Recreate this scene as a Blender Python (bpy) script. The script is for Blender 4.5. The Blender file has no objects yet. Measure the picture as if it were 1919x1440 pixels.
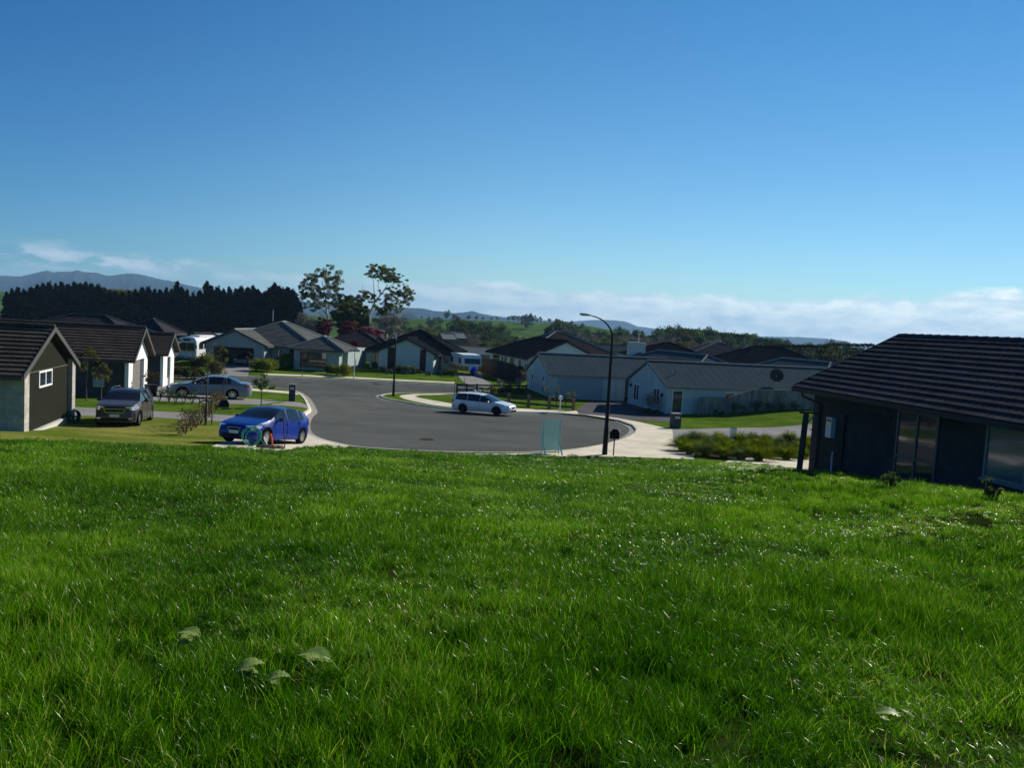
import bpy, bmesh, math, random
import numpy as np
from mathutils import Vector, Matrix, noise as mnoise
from mathutils.geometry import tessellate_polygon
rad = math.radians
SC = bpy.context.scene
COL = SC.collection
# ------------------------------------------------------------------ camera
FP = 1500.0; PITCH = rad(4.30); ROLL = rad(3.3)
Fv = Vector((0, math.cos(PITCH), -math.sin(PITCH)))
_U0 = Vector((0, math.sin(PITCH), math.cos(PITCH))); _R0 = Vector((1, 0, 0))
Rv = _R0*math.cos(ROLL) + _U0*math.sin(ROLL)
Uv = _U0*math.cos(ROLL) - _R0*math.sin(ROLL)
cd = bpy.data.cameras.new('camera'); cam = bpy.data.objects.new('camera', cd); COL.objects.link(cam)
cam.matrix_world = Matrix((( Rv.x, Uv.x, -Fv.x, 0), (Rv.y, Uv.y, -Fv.y, 0), (Rv.z, Uv.z, -Fv.z, 0), (0, 0, 0, 1)))
cd.sensor_fit = 'HORIZONTAL'; cd.sensor_width = 36.0; cd.lens = 36.0*FP/1919.0
cd.clip_start = 0.1; cd.clip_end = 60000
SC.camera = cam
# ------------------------------------------------------------------ sun, sky, exposure
SUN_AZ = rad(40); SUN_EL = rad(28.5)
Sdir = Vector((math.sin(SUN_AZ)*math.cos(SUN_EL), math.cos(SUN_AZ)*math.cos(SUN_EL), math.sin(SUN_EL)))
sl = bpy.data.lights.new('sun', 'SUN'); sl.energy = 5.0; sl.angle = rad(0.53); sl.color = (1.0, 0.93, 0.82)
so = bpy.data.objects.new('sun', sl); COL.objects.link(so)
so.rotation_euler = (-Sdir).to_track_quat('-Z', 'Y').to_euler()
W = bpy.data.worlds.new('World'); SC.world = W; W.use_nodes = True
nt = W.node_tree; nt.nodes.clear()
def N(t, **k):
    n = nt.nodes.new(t)
    for a, b in k.items():
        if a.startswith('i_'):
            n.inputs[int(a[2:])].default_value = b
        else: setattr(n, a, b)
    return n
def Lk(a, b): nt.links.new(a, b)
def MA(op, a, b=None, c=None, clamp=False):
    n = nt.nodes.new('ShaderNodeMath'); n.operation = op; n.use_clamp = clamp
    for i, v in enumerate((a, b, c)):
        if v is None: continue
        if isinstance(v, (int, float)): n.inputs[i].default_value = v
        else: nt.links.new(v, n.inputs[i])
    return n.outputs[0]
def SSN(v, a, b, lo=0.0, hi=1.0):
    n = nt.nodes.new('ShaderNodeMapRange'); n.interpolation_type = 'SMOOTHSTEP'
    nt.links.new(v, n.inputs['Value'])
    n.inputs['From Min'].default_value = a; n.inputs['From Max'].default_value = b
    n.inputs['To Min'].default_value = lo; n.inputs['To Max'].default_value = hi
    return n.outputs['Result']
SKY_STRENGTH = 0.075
sky = N('ShaderNodeTexSky', sky_type='NISHITA', sun_disc=False, sun_elevation=SUN_EL, sun_rotation=SUN_AZ, altitude=0, air_density=1.0, dust_density=0.0, ozone_density=6.0)
tc = N('ShaderNodeTexCoord'); sep = N('ShaderNodeSeparateXYZ'); Lk(tc.outputs['Generated'], sep.inputs[0])
X, Y, Z = sep.outputs
az = MA('ARCTAN2', X, Y)                                  # 0 ahead, + to the right
el = MA('ARCSINE', Z)
def cnoise(sx, sz, scale, detail, off=0.0, rough=0.55):
    cb = N('ShaderNodeCombineXYZ'); Lk(MA('MULTIPLY', az, sx), cb.inputs[0]); Lk(MA('MULTIPLY', el, sz), cb.inputs[1]); cb.inputs[2].default_value = off
    n = N('ShaderNodeTexNoise'); n.inputs['Scale'].default_value = scale; n.inputs['Detail'].default_value = detail; n.inputs['Roughness'].default_value = rough
    Lk(cb.outputs[0], n.inputs['Vector']); return n.outputs[0]
edge = cnoise(1, 0.5, 9, 6, 3.1)
streak = cnoise(1, 9, 7, 7, 8.2, 0.6)
puff = cnoise(1, 2.6, 26, 8, 1.7, 0.6)
top = MA('ADD', MA('MULTIPLY', MA('SUBTRACT', edge, 0.5), 0.05), MA('ADD', SSN(az, 0.25, 0.62, 0.047, 0.062), SSN(az, -0.62, -0.2, 0.012, 0.0)))
below = SSN(MA('ADD', MA('SUBTRACT', top, el), MA('MULTIPLY', MA('SUBTRACT', puff, 0.5), 0.018)), -0.002, 0.007)
dens = MA('MULTIPLY', below, SSN(MA('ADD', MA('ADD', MA('MULTIPLY', streak, 0.7), MA('MULTIPLY', puff, 0.5)), SSN(az, -0.55, 0.35, 0.0, 0.5)), 0.54, 0.82), clamp=True)
# separate cumulus row over the mountains on the left
el2 = MA('ADD', el, MA('MULTIPLY', MA('ADD', az, 0.39), 0.075))
cumtop = SSN(MA('ADD', el, MA('MULTIPLY', puff, -0.02)), 0.033, 0.047, 1, 0)
cumbot = SSN(el, 0.026, 0.038)
cum = MA('MULTIPLY', MA('MULTIPLY', cumtop, cumbot), MA('MULTIPLY', SSN(az, -0.44, -0.30, 1, 0), SSN(puff, 0.40, 0.52)))
# a few thin high streaks
wis = MA('MULTIPLY', MA('MULTIPLY', SSN(streak, 0.58, 0.75), SSN(el, 0.05, 0.085, 1, 0)), 0.35)
dens2 = MA('MAXIMUM', MA('MAXIMUM', MA('MULTIPLY', dens, SSN(az, -0.45, 0.25, 0.5, 0.95)), MA('MULTIPLY', cum, 0.9)), wis)
cr = N('ShaderNodeMix', data_type='RGBA'); Lk(SSN(az, -0.5, 0.62), cr.inputs[0])
cr.inputs[6].default_value = (5.2, 6.8, 8.0, 1); cr.inputs[7].default_value = (10.2, 11.8, 12.0, 1)
cs = N('ShaderNodeMix', data_type='RGBA', blend_type='MULTIPLY'); cs.inputs[0].default_value = 1.0
cg = N('ShaderNodeMix', data_type='RGBA'); Lk(SSN(MA('ADD', MA('MULTIPLY', puff, 0.6), MA('MULTIPLY', streak, 0.4)), 0.38, 0.62), cg.inputs[0])
cg.inputs[6].default_value = (0.66, 0.74, 0.82, 1); cg.inputs[7].default_value = (1.08, 1.03, 1.0, 1)
Lk(cr.outputs[2], cs.inputs[6]); Lk(cg.outputs[2], cs.inputs[7])
def cmix(f, a, b, t='MIX'):
    n = N('ShaderNodeMix', data_type='RGBA', blend_type=t)
    if isinstance(f, float): n.inputs[0].default_value = f
    else: Lk(f, n.inputs[0])
    for i, v in ((6, a), (7, b)):
        if isinstance(v, tuple): n.inputs[i].default_value = (*v, 1)
        else: Lk(v, n.inputs[i])
    return n.outputs[2]
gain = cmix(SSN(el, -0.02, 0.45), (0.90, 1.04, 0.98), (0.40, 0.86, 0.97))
gain = cmix(1.0, gain, cmix(SSN(el, 0.5, 0.95), (1.0, 1.0, 1.0), (0.55, 0.58, 0.62)), 'MULTIPLY')  # sky above the view dimmed by hand to cut fill light in the shade
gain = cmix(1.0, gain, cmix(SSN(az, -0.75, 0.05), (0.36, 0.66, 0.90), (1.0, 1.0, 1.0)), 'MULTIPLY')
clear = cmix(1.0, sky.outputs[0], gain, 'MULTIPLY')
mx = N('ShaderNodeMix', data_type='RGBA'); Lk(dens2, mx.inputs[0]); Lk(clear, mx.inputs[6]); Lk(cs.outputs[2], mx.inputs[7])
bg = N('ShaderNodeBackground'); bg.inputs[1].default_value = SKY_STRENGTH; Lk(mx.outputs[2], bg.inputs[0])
wo = N('ShaderNodeOutputWorld'); Lk(bg.outputs[0], wo.inputs[0])
SC.view_settings.view_transform = 'Standard'; SC.view_settings.look = 'None'
SC.view_settings.exposure = 0.42; SC.view_settings.gamma = 1.0
SC.view_settings.use_curve_mapping = False
SC.cycles.max_bounces = 6; SC.cycles.transparent_max_bounces = 8; SC.cycles.volume_bounces = 0
# ------------------------------------------------------------------ terrain
def ss(t):
    t = 0.0 if t < 0 else (1.0 if t > 1 else t)
    return t*t*(3-2*t)
CRE = (3.8-1.6)/(0.118-0.05)          # where the paddock slope meets the subdivision
def T(x, y):
    if y < 66: z = max(-1.6-0.118*y, -3.8-0.05*y)
    else: z = -7.1
    z += 0.3*ss((x-5)/5)*(1-ss((y-30)/10))
    z += 0.45*ss((-x-9)/6)*ss((y-36)/14)*(1-ss((y-66)/15))
    z += 0.95*ss((x-15)/12)*ss((y-58)/10)
    z += 0.5*ss((y-70)/15)*(1-ss((x+2)/10))
    if 4 < x < 14 and y < 32:
        dw = 0.983*(10.6-x)+0.185*(28-y)+0.0; sa = 0.185*(x-10.6)-0.983*(y-28)      # distance from the wall, along the wall
        if dw > 0: z += 0.24*ss((dw-0.8)/2.2)*(1-ss((dw-3.2)/4.5))*ss((sa-0.5)/5)
    if y > 125:
        z -= 8.5*ss((y-125)/190)
        if y > 330:
            z += 17.5*math.exp(-((y-690)/150)**2)*(1-ss((x-45)/130))*(0.85+0.15*math.sin(x*0.013+1))
            z -= 12*ss((y-900)/1500)
    return z
def ray(px, py):
    return Fv*FP + Rv*(px-959.5) + Uv*(720-py)
def gp(px, py, dz=0.0):
    d = ray(px, py); d = d/d.y; lo, hi = 1.0, 600.0
    y = 1.0
    while y < 600 and d.z*y > T(d.x*y, y)+dz: y *= 1.03
    lo, hi = y/1.03, y
    for _ in range(30):
        m = (lo+hi)/2
        if d.z*m < T(d.x*m, m)+dz: hi = m
        else: lo = m
    return d*lo
def aty(px, py, yy):
    d = ray(px, py); return d*(yy/d.y)
def onwall(px, py, P, u):
    """point where the pixel's ray meets the vertical plane through P along u -> (s along u, z)"""
    d = ray(px, py); n = Vector((u[1], -u[0]))
    t = (P[0]*n.x+P[1]*n.y)/(d.x*n.x+d.y*n.y)
    q = d*t; return ((q.x-P[0])*u[0]+(q.y-P[1])*u[1], q.z)
# ------------------------------------------------------------------ object helpers
def tag(o, label=None, cat=None, group=None, kind=None):
    if label: o['label'] = label
    if cat: o['category'] = cat
    if group: o['group'] = group
    if kind: o['kind'] = kind
    return o
def empty(name, loc, rz=0.0, label=None, cat=None, group=None, tilt=False):
    o = bpy.data.objects.new(name, None); COL.objects.link(o); o.empty_display_size = 0.3
    loc = Vector(loc)
    if tilt:
        x, y = loc.x, loc.y; e = 1.2
        n = Vector((-(T(x+e, y)-T(x-e, y))/(2*e), -(T(x, y+e)-T(x, y-e))/(2*e), 1)).normalized()
        f = Vector((math.cos(rz), math.sin(rz), 0)); f = (f-n*f.dot(n)).normalized(); l = n.cross(f)
        m = Matrix(((f.x, l.x, n.x), (f.y, l.y, n.y), (f.z, l.z, n.z)))
        o.rotation_euler = m.to_euler()
    else: o.rotation_euler = (0, 0, rz)
    o.location = loc
    return tag(o, label, cat, group)
def copy_tree(o, parent=None):
    c = o.copy(); COL.objects.link(c); c.parent = parent
    for ch in list(o.children): copy_tree(ch, c)
    return c
class MB:
    def __init__(s): s.v = []; s.f = []
    def add(s, vs, fs):
        o = len(s.v); s.v += [tuple(v) for v in vs]; s.f += [tuple(i+o for i in f) for f in fs]; return s
    def box(s, x0, x1, y0, y1, z0, z1):
        return s.add([(x0,y0,z0),(x1,y0,z0),(x1,y1,z0),(x0,y1,z0),(x0,y0,z1),(x1,y0,z1),(x1,y1,z1),(x0,y1,z1)],
              [(0,3,2,1),(4,5,6,7),(0,1,5,4),(1,2,6,5),(2,3,7,6),(3,0,4,7)])
    def hexa(s, p):   # 8 points, bottom 4 then top 4
        return s.add(p, [(0,3,2,1),(4,5,6,7),(0,1,5,4),(1,2,6,5),(2,3,7,6),(3,0,4,7)])
    def tube(s, pts, rs, n=6, cap=True, sq=1.0):
        pts = [Vector(p) for p in pts]
        if isinstance(rs, (int, float)): rs = [rs]*len(pts)
        o = len(s.v); up = Vector((0.03, 0.02, 1))
        prev = None
        for i, p in enumerate(pts):
            d = (pts[min(i+1, len(pts)-1)]-pts[max(i-1, 0)])
            d = d.normalized() if d.length > 1e-9 else Vector((0, 0, 1))
            if prev is None:
                a = d.cross(Vector((1, 0, 0)) if abs(d.z) > 0.8 else Vector((0, 0, 1))).normalized()
            else:
                a = (prev-d*prev.dot(d)).normalized()
            prev = a; b = d.cross(a)
            for k in range(n):
                t = 2*math.pi*(k+0.5)/n
                s.v.append(tuple(p+(a*math.cos(t)+b*math.sin(t)*sq)*rs[i]))
        for i in range(len(pts)-1):
            for k in range(n):
                s.f.append((o+i*n+k, o+i*n+(k+1) % n, o+(i+1)*n+(k+1) % n, o+(i+1)*n+k))
        if cap:
            s.f.append(tuple(o+k for k in range(n))[::-1]); e = o+(len(pts)-1)*n
            s.f.append(tuple(e+k for k in range(n)))
        return s
    def bar(s, a, b, w, h=None):
        """rectangular bar between two points, w across, h vertical-ish"""
        h = h or w; a = Vector(a); b = Vector(b); d = (b-a).normalized()
        r = d.cross(Vector((0, 0, 1)));  r = r.normalized() if r.length > 1e-5 else Vector((1, 0, 0))
        u = r.cross(d).normalized(); r = r*w/2; u = u*h/2
        return s.hexa([a-r-u, a+r-u, b+r-u, b-r-u, a-r+u, a+r+u, b+r+u, b-r+u])
    def prism(s, poly, z0, z1, f=None):
        """poly: (x,y) ccw; extruded in z; f maps (x,y,z)->xyz"""
        n = len(poly); f = f or (lambda x, y, z: (x, y, z))
        s.add([f(x, y, z0) for x, y in poly]+[f(x, y, z1) for x, y in poly],
              [tuple(range(n))[::-1], tuple(range(n, 2*n))]+[(i, (i+1) % n, n+(i+1) % n, n+i) for i in range(n)])
        return s
    def blob(s, c, r, seg=8, rings=5, j=0.0, rnd=random):
        c = Vector(c); r = Vector(r) if not isinstance(r, (int, float)) else Vector((r, r, r)); o = len(s.v)
        for i in range(rings+1):
            ph = math.pi*i/rings
            for k in range(seg):
                th = 2*math.pi*k/seg; q = 1+rnd.uniform(-j, j)
                s.v.append((c.x+r.x*q*math.sin(ph)*math.cos(th), c.y+r.y*q*math.sin(ph)*math.sin(th), c.z+r.z*q*math.cos(ph)))
        for i in range(rings):
            for k in range(seg):
                s.f.append((o+i*seg+k, o+(i+1)*seg+k, o+(i+1)*seg+(k+1) % seg, o+i*seg+(k+1) % seg))
        return s
    def build(s, name, mat, parent=None, smooth=False, ang=40, recalc=True):
        me = bpy.data.meshes.new(name); me.from_pydata(s.v, [], s.f)
        if recalc:
            bm = bmesh.new(); bm.from_mesh(me); bmesh.ops.recalc_face_normals(bm, faces=bm.faces); bm.to_mesh(me); bm.free()
        return link(name, me, mat, parent, smooth, ang)
def link(name, me, mat, parent=None, smooth=False, ang=40):
    o = bpy.data.objects.new(name, me); COL.objects.link(o)
    for m in (mat if isinstance(mat, (list, tuple)) else [mat]): me.materials.append(m)
    if smooth:
        me.polygons.foreach_set('use_smooth', [True]*len(me.polygons))
        if ang < 180: me.set_sharp_from_angle(angle=rad(ang))
    if parent: o.parent = parent
    me.update(); return o
# ------------------------------------------------------------------ materials
MATS = {}
def mat(name, col, rough=0.8, var=0.15, scale=3.0, bump=0.0, bscale=None, metal=0.0, spec=0.15, col2=None, det=5, coat=0.0, stretch=None, trans=0.0, coord='Object', fine=0.0, fscale=60, rand=0.0):
    if name in MATS: return MATS[name]
    m = bpy.data.materials.new(name); m.use_nodes = True; t = m.node_tree; t.nodes.clear()
    n = t.nodes.new; l = t.links.new
    out = n('ShaderNodeOutputMaterial'); b = n('ShaderNodeBsdfPrincipled')
    b.inputs['Roughness'].default_value = rough; b.inputs['Metallic'].default_value = metal
    b.inputs['Specular IOR Level'].default_value = 0.0 if (rough >= 0.6 and metal == 0) else spec; b.inputs['Coat Weight'].default_value = coat
    if coat: b.inputs['Coat Roughness'].default_value = 0.05
    cd = n('ShaderNodeTexCoord')
    if coord == 'World':
        g = n('ShaderNodeNewGeometry'); src = g.outputs['Position']
    else: src = cd.outputs[coord]
    if stretch:
        mp = n('ShaderNodeMapping'); mp.inputs['Scale'].default_value = stretch; l(src, mp.inputs[0]); src = mp.outputs[0]
    nz = n('ShaderNodeTexNoise'); nz.inputs['Scale'].default_value = scale; nz.inputs['Detail'].default_value = det; nz.inputs['Roughness'].default_value = 0.6
    l(src, nz.inputs['Vector'])
    rp = n('ShaderNodeValToRGB'); c = Vector(col[:3]); c2 = Vector(col2[:3]) if col2 else None
    rp.color_ramp.elements[0].position = 0.33; rp.color_ramp.elements[1].position = 0.67
    a = c*(1-var); d = c*(1+var) if c2 is None else c2
    rp.color_ramp.elements[0].color = (a.x, a.y, a.z, 1); rp.color_ramp.elements[1].color = (d.x, d.y, d.z, 1)
    l(nz.outputs[0], rp.inputs[0]); cout = rp.outputs[0]
    if fine:
        nf = n('ShaderNodeTexNoise'); nf.inputs['Scale'].default_value = fscale; nf.inputs['Detail'].default_value = 3; l(src, nf.inputs['Vector'])
        mr = n('ShaderNodeMapRange'); mr.inputs[1].default_value = 0.3; mr.inputs[2].default_value = 0.7; mr.inputs[3].default_value = 1-fine; mr.inputs[4].default_value = 1+fine
        l(nf.outputs[0], mr.inputs[0])
        mm = n('ShaderNodeVectorMath'); mm.operation = 'SCALE'; l(cout, mm.inputs[0]); l(mr.outputs[0], mm.inputs['Scale']); cout = mm.outputs[0]
    if rand:
        oi = n('ShaderNodeObjectInfo'); mr = n('ShaderNodeMapRange'); mr.inputs[3].default_value = 1-rand; mr.inputs[4].default_value = 1+rand; l(oi.outputs['Random'], mr.inputs[0])
        mm = n('ShaderNodeVectorMath'); mm.operation = 'SCALE'; l(cout, mm.inputs[0]); l(mr.outputs[0], mm.inputs['Scale']); cout = mm.outputs[0]
    l(cout, b.inputs['Base Color'])
    if bump:
        nb = n('ShaderNodeTexNoise'); nb.inputs['Scale'].default_value = bscale or scale*8; nb.inputs['Detail'].default_value = 4; l(src, nb.inputs['Vector'])
        bp = n('ShaderNodeBump'); bp.inputs['Strength'].default_value = min(1, bump); bp.inputs['Distance'].default_value = 0.02*max(1, bump); l(nb.outputs[0], bp.inputs['Height']); l(bp.outputs[0], b.inputs['Normal'])
    sh = b.outputs[0]
    if trans:
        tr = n('ShaderNodeBsdfTranslucent'); l(cout, tr.inputs[0]); ms = n('ShaderNodeMixShader'); ms.inputs[0].default_value = trans
        l(sh, ms.inputs[1]); l(tr.outputs[0], ms.inputs[2]); sh = ms.outputs[0]
    l(sh, out.inputs[0]); MATS[name] = m; return m
def brick_mat(name, col, mortar, sx=0.24, sz=0.09, axis='XZ', rough=0.9, var=0.25):
    if name in MATS: return MATS[name]
    m = mat(name, col, rough, var, 1.5, fine=0.15, fscale=30); t = m.node_tree; n = t.nodes.new; l = t.links.new
    b = [q for q in t.nodes if q.type == 'BSDF_PRINCIPLED'][0]; src = b.inputs['Base Color'].links[0].from_socket
    cd = n('ShaderNodeTexCoord'); sp = n('ShaderNodeSeparateXYZ'); l(cd.outputs['Object'], sp.inputs[0])
    ad = n('ShaderNodeMath'); ad.operation = 'ADD'; l(sp.outputs[0], ad.inputs[0]); l(sp.outputs[1], ad.inputs[1])
    cb = n('ShaderNodeCombineXYZ'); l(ad.outputs[0], cb.inputs[0]); l(sp.outputs[2], cb.inputs[1])
    br = n('ShaderNodeTexBrick'); br.inputs['Scale'].default_value = 1.0; br.inputs['Brick Width'].default_value = sx; br.inputs['Row Height'].default_value = sz
    br.inputs['Mortar Size'].default_value = 0.006; br.inputs['Mortar'].default_value = (*mortar, 1)
    l(cb.outputs[0], br.inputs['Vector']); l(src, br.inputs['Color1'])
    ms = n('ShaderNodeVectorMath'); ms.operation = 'SCALE'; ms.inputs['Scale'].default_value = 0.82; l(src, ms.inputs[0]); l(ms.outputs[0], br.inputs['Color2'])
    l(br.outputs[0], b.inputs['Base Color'])
    bp = n('ShaderNodeBump'); bp.inputs['Strength'].default_value = 0.5; bp.inputs['Distance'].default_value = 0.008; bp.invert = True
    l(br.outputs['Fac'], bp.inputs['Height']); l(bp.outputs[0], b.inputs['Normal'])
    return m
def glass_mat(name, col=(0.02, 0.03, 0.04), rough=0.04):
    return mat(name, col, rough, 0.3, 0.7, spec=1.0, det=2, bump=0.04, bscale=1.2)
M_glass = glass_mat('window_glass')
M_carglass = mat('car_glass', (0.012, 0.016, 0.02), 0.03, 0.2, 1, spec=0.55)
M_asphalt = mat('asphalt', (0.094, 0.100, 0.095), 0.9, 0.17, 0.22, fine=0.22, fscale=18, spec=0.15, coord='World', bump=0.5, bscale=60)
M_conc = mat('concrete_pale', (0.60, 0.55, 0.44), 0.85, 0.14, 0.6, fine=0.12, fscale=14, coord='World', bump=0.2, bscale=40)
M_kerb = mat('concrete_kerb', (0.58, 0.54, 0.43), 0.85, 0.18, 0.9, fine=0.15, fscale=14, coord='World')
M_conc2 = mat('concrete_grey', (0.24, 0.235, 0.23), 0.85, 0.12, 0.5, fine=0.12, fscale=14, coord='World')
M_dark_drive = mat('drive_dark', (0.10, 0.10, 0.105), 0.8, 0.15, 0.6, fine=0.2, fscale=20, coord='World')
M_gravel = mat('garden_soil', (0.06, 0.045, 0.032), 0.95, 0.3, 2.0, fine=0.3, fscale=12, coord='World')
# ------------------------------------------------------------------ ground, roads, lots
def catmull(p, n=5, closed=False):
    out = []; L = len(p)
    for i in range(L if closed else L-1):
        g = (lambda k: p[k % L]) if closed else (lambda k: p[max(0, min(L-1, k))])
        a, b, c, d = [Vector(g(i+k)) for k in (-1, 0, 1, 2)]
        for j in range(n):
            t = j/n
            out.append(0.5*((2*b)+(c-a)*t+(2*a-5*b+4*c-d)*t*t+(3*b-a-3*c+d)*t**3))
    if not closed: out.append(Vector(p[-1]))
    return out
def G2(px): return [Vector(gp(a, b).xy) for a, b in px]
def sheet(name, pts, off, m, step=2.0, sink=None, **k):
    tri = tessellate_polygon([[Vector((p[0], p[1], 0)) for p in pts]])
    bm = bmesh.new(); vs = [bm.verts.new((p[0], p[1], 0)) for p in pts]
    for t in tri:
        try: bm.faces.new([vs[i] for i in t])
        except ValueError: pass
    xs = [p[0] for p in pts]; ys = [p[1] for p in pts]
    def cut(ax, v):
        no = (1, 0, 0) if ax == 0 else (0, 1, 0); co = (v, 0, 0) if ax == 0 else (0, v, 0)
        bmesh.ops.bisect_plane(bm, geom=bm.verts[:]+bm.edges[:]+bm.faces[:], plane_co=co, plane_no=no, dist=1e-4)
    v = math.ceil(min(xs)/step)*step
    while v < max(xs): cut(0, v); v += step
    v = math.ceil(min(ys)/step)*step
    while v < max(ys): cut(1, v); v += step
    if min(ys) < CRE < max(ys): cut(1, CRE)
    for q in bm.verts: q.co.z = T(q.co.x, q.co.y)+off-(0.22 if sink and pip(q.co, sink) else 0.0)
    bmesh.ops.recalc_face_normals(bm, faces=bm.faces)
    if sum(f.normal.z for f in bm.faces) < 0: bmesh.ops.reverse_faces(bm, faces=bm.faces)
    me = bpy.data.meshes.new(name); bm.to_mesh(me); bm.free()
    return tag(link(name, me, m), **k)
M_lawn = mat('mown_lawn', (0.048, 0.112, 0.010), 0.9, 0.18, 0.5, col2=(0.100, 0.150, 0.020), fine=0.35, fscale=9, coord='World', bump=1.0, bscale=14, spec=0.03)
M_lawn_dry = mat('dry_lawn', (0.070, 0.135, 0.008), 0.9, 0.15, 0.33, col2=(0.21, 0.20, 0.055), fine=0.3, fscale=8, coord='World', stretch=(0.6, 1.3, 1), bump=1.0, bscale=14, spec=0.03)
M_field = mat('field_soil', (0.012, 0.032, 0.003), 0.95, 0.3, 1.2, col2=(0.028, 0.035, 0.010), coord='World', spec=0.1)
M_ground = mat('meadow', (0.036, 0.085, 0.016), 0.9, 0.2, 0.012, col2=(0.075, 0.135, 0.028), fine=0.25, fscale=0.09, coord='World', spec=0.1)
def pip(p, poly):
    c = False; j = len(poly)-1
    for i in range(len(poly)):
        a, b = poly[i], poly[j]
        if (a.y > p[1]) != (b.y > p[1]) and p[0] < (b.x-a.x)*(p[1]-a.y)/(b.y-a.y)+a.x: c = not c
        j = i
    return c
FE = [Vector(gp(a, b, 0.0).xy) for a, b in [(200,834),(420,842),(520,847),(600,838),(640,843),(700,847),(960,856),(1200,859),(1300,866),(1400,872)]]
FIELD = [Vector((-40, 23.2)), Vector((-16, 23.9))]+FE+[Vector((10.2, 29.5)), Vector((11.9, 17.5)), Vector((15.5, -3)), Vector((15.5, -12)), Vector((-40, -12))]
# kerb lines as seen, laid on the terrain
K1 = G2([(300,712),(380,716),(450,722),(545,731),(563,738),(572,746),(578,756),(582,768)])
K1 += G2([(573,776),(566,792),(570,808),(590,819),(620,828),(660,836.5),(700,840.5),(760,844),(830,847),(900,848.3),(980,848),(1040,845.5),(1090,840.5),(1140,831),(1172,821),(1190,809),(1188,799),(1165,789),(1130,781.5),(1080,776),(1010,773),(940,771.5),(880,769),(840,765.5),(800,760.5),(760,754),(732,749),(716,744.5),(713,741.5),(724,738.5),(750,737),(800,736.5),(850,737),(905,735)])
K2 = G2([(300,700),(380,703),(465,706),(560,709),(660,713),(740,717),(850,722),(905,726)])
K1[0] = Vector((-70, K1[0].y)); K2[0] = Vector((-70, K2[0].y))
J = (K1[-1]+K2[-1])/2
K1s = [K1[0]]+catmull(K1[1:-1]+[K1[-1]], 4); K2s = [K2[0]]+catmull(K2[1:], 4)
sheet('lawn', K1s+[J, Vector((88, J.y)), Vector((88, -15)), Vector((-90, -15)), Vector((-90, K1[0].y))], 0, M_lawn, 1.0, FIELD, kind='structure')
sheet('lawn', [Vector((-90, K2[0].y))]+K2s+[J, Vector((88, J.y)), Vector((88, 122)), Vector((-90, 122))], 0.002, M_lawn, kind='structure')
sheet('road', K1s+[J]+K2s[::-1], -0.12, M_asphalt, kind='structure')
M_channel = mat('concrete_channel', (0.27, 0.265, 0.24), 0.9, 0.15, 0.9, fine=0.2, fscale=14, coord='World')
def kerb(line, side, name='kerb', w=0.17):
    bm = MB(); n = len(line)
    def off(i, d):
        a = line[max(0, i-1)]; b = line[min(n-1, i+1)]; t = (b-a).normalized(); return line[i]+Vector((-t.y, t.x))*d*side
    prof = [(w+0.03, -0.06), (w, 0.03), (0.04, 0.03), (0.0, 0.01), (-0.05, -0.095), (-0.06, -0.2)]
    P = []
    for i in range(n):
        for d, z in prof:
            q = off(i, d); P.append((q.x, q.y, T(q.x, q.y)+z))
    m = len(prof)
    bm.add(P, [(i*m+k, (i+1)*m+k, (i+1)*m+k+1, i*m+k+1) for i in range(n-1) for k in range(m-1)])
    tag(bm.build(name, M_kerb), kind='structure')
    bm = MB(); P = []
    for i in range(n):
        for d, z in ((-0.05, -0.097), (-0.2, -0.104), (-0.42, -0.105), (-0.43, -0.14)): q = off(i, d); P.append((q.x, q.y, T(q.x, q.y)+z))
    bm.add(P, [(i*4+k, (i+1)*4+k, (i+1)*4+k+1, i*4+k+1) for i in range(n-1) for k in range(3)])
    return tag(bm.build('kerb_channel', M_channel), kind='structure')
def dense(l, d=0.8):
    o = [l[0]]
    for a, b in zip(l, l[1:]):
        k = max(1, int((b-a).length/d)); o += [a.lerp(b, j/k) for j in range(1, k+1)]
    return o
kerb(dense(K1s), -1); kerb(dense(K2s), 1, w=0.2)
def strip(line, side, d0, d1, xa, xb, name, m, off=0.02):
    n = len(line); A, B = [], []
    for i in range(n):
        if not xa < line[i].x < xb: continue
        t = (line[min(n-1, i+1)]-line[max(0, i-1)]).normalized(); nn = Vector((-t.y, t.x))*side; A.append(line[i]+nn*d0); B.append(line[i]+nn*d1)
    return sheet(name, A+B[::-1], off, m, kind='structure')
strip(K2s, 1, 1.3, 3.0, gp(480, 706).x, gp(868, 722).x, 'footpath', M_conc, 0.035)
def flat(name, px, m, off=0.012, smooth=0, **k):
    p = G2(px)
    if smooth: p = catmull(p, smooth, True)
    return sheet(name, p, off, m, kind='structure', **k)
# footpaths and aprons
flat('footpath', [(858,737.6),(780,738.5),(752,741),(748,743.5),(757,748),(775,752.5),(800,757.5),(850,764),(900,768),(960,771),(1050,774.5),(1100,778.5),(1160,788),(1185,797),(1193,806),(1189,812),(1175,822),(1145,831),(1090,841.5),(1040,847),(1100,856),(1200,858),(1300,862),(1300,848),(1292,835),(1268,826),(1262,806),(1200,792),(1130,779),(1080,770.5),(1000,767.5),(960,765.5),(905,762),(852,757.5),(815,751.5),(785,746),(777,743),(790,741),(858,740)], M_conc)
flat('footpath', [(600,838),(660,844.5),(760,849.5),(900,851.5),(1040,850),(1100,845),(1100,857),(960,856),(760,854),(640,847),(590,842)], M_conc, 0.018)
flat('driveway', [(385,842),(430,824),(500,818),(568,812),(590,820),(620,829),(655,837),(620,850),(520,850),(400,850)], M_conc, 0.022)
flat('driveway', [(1260,806),(1330,804),(1400,802.5),(1530,794),(1700,775),(1700,815),(1530,824),(1400,826),(1290,829),(1262,826)], M_conc2, 0.016)
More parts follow.
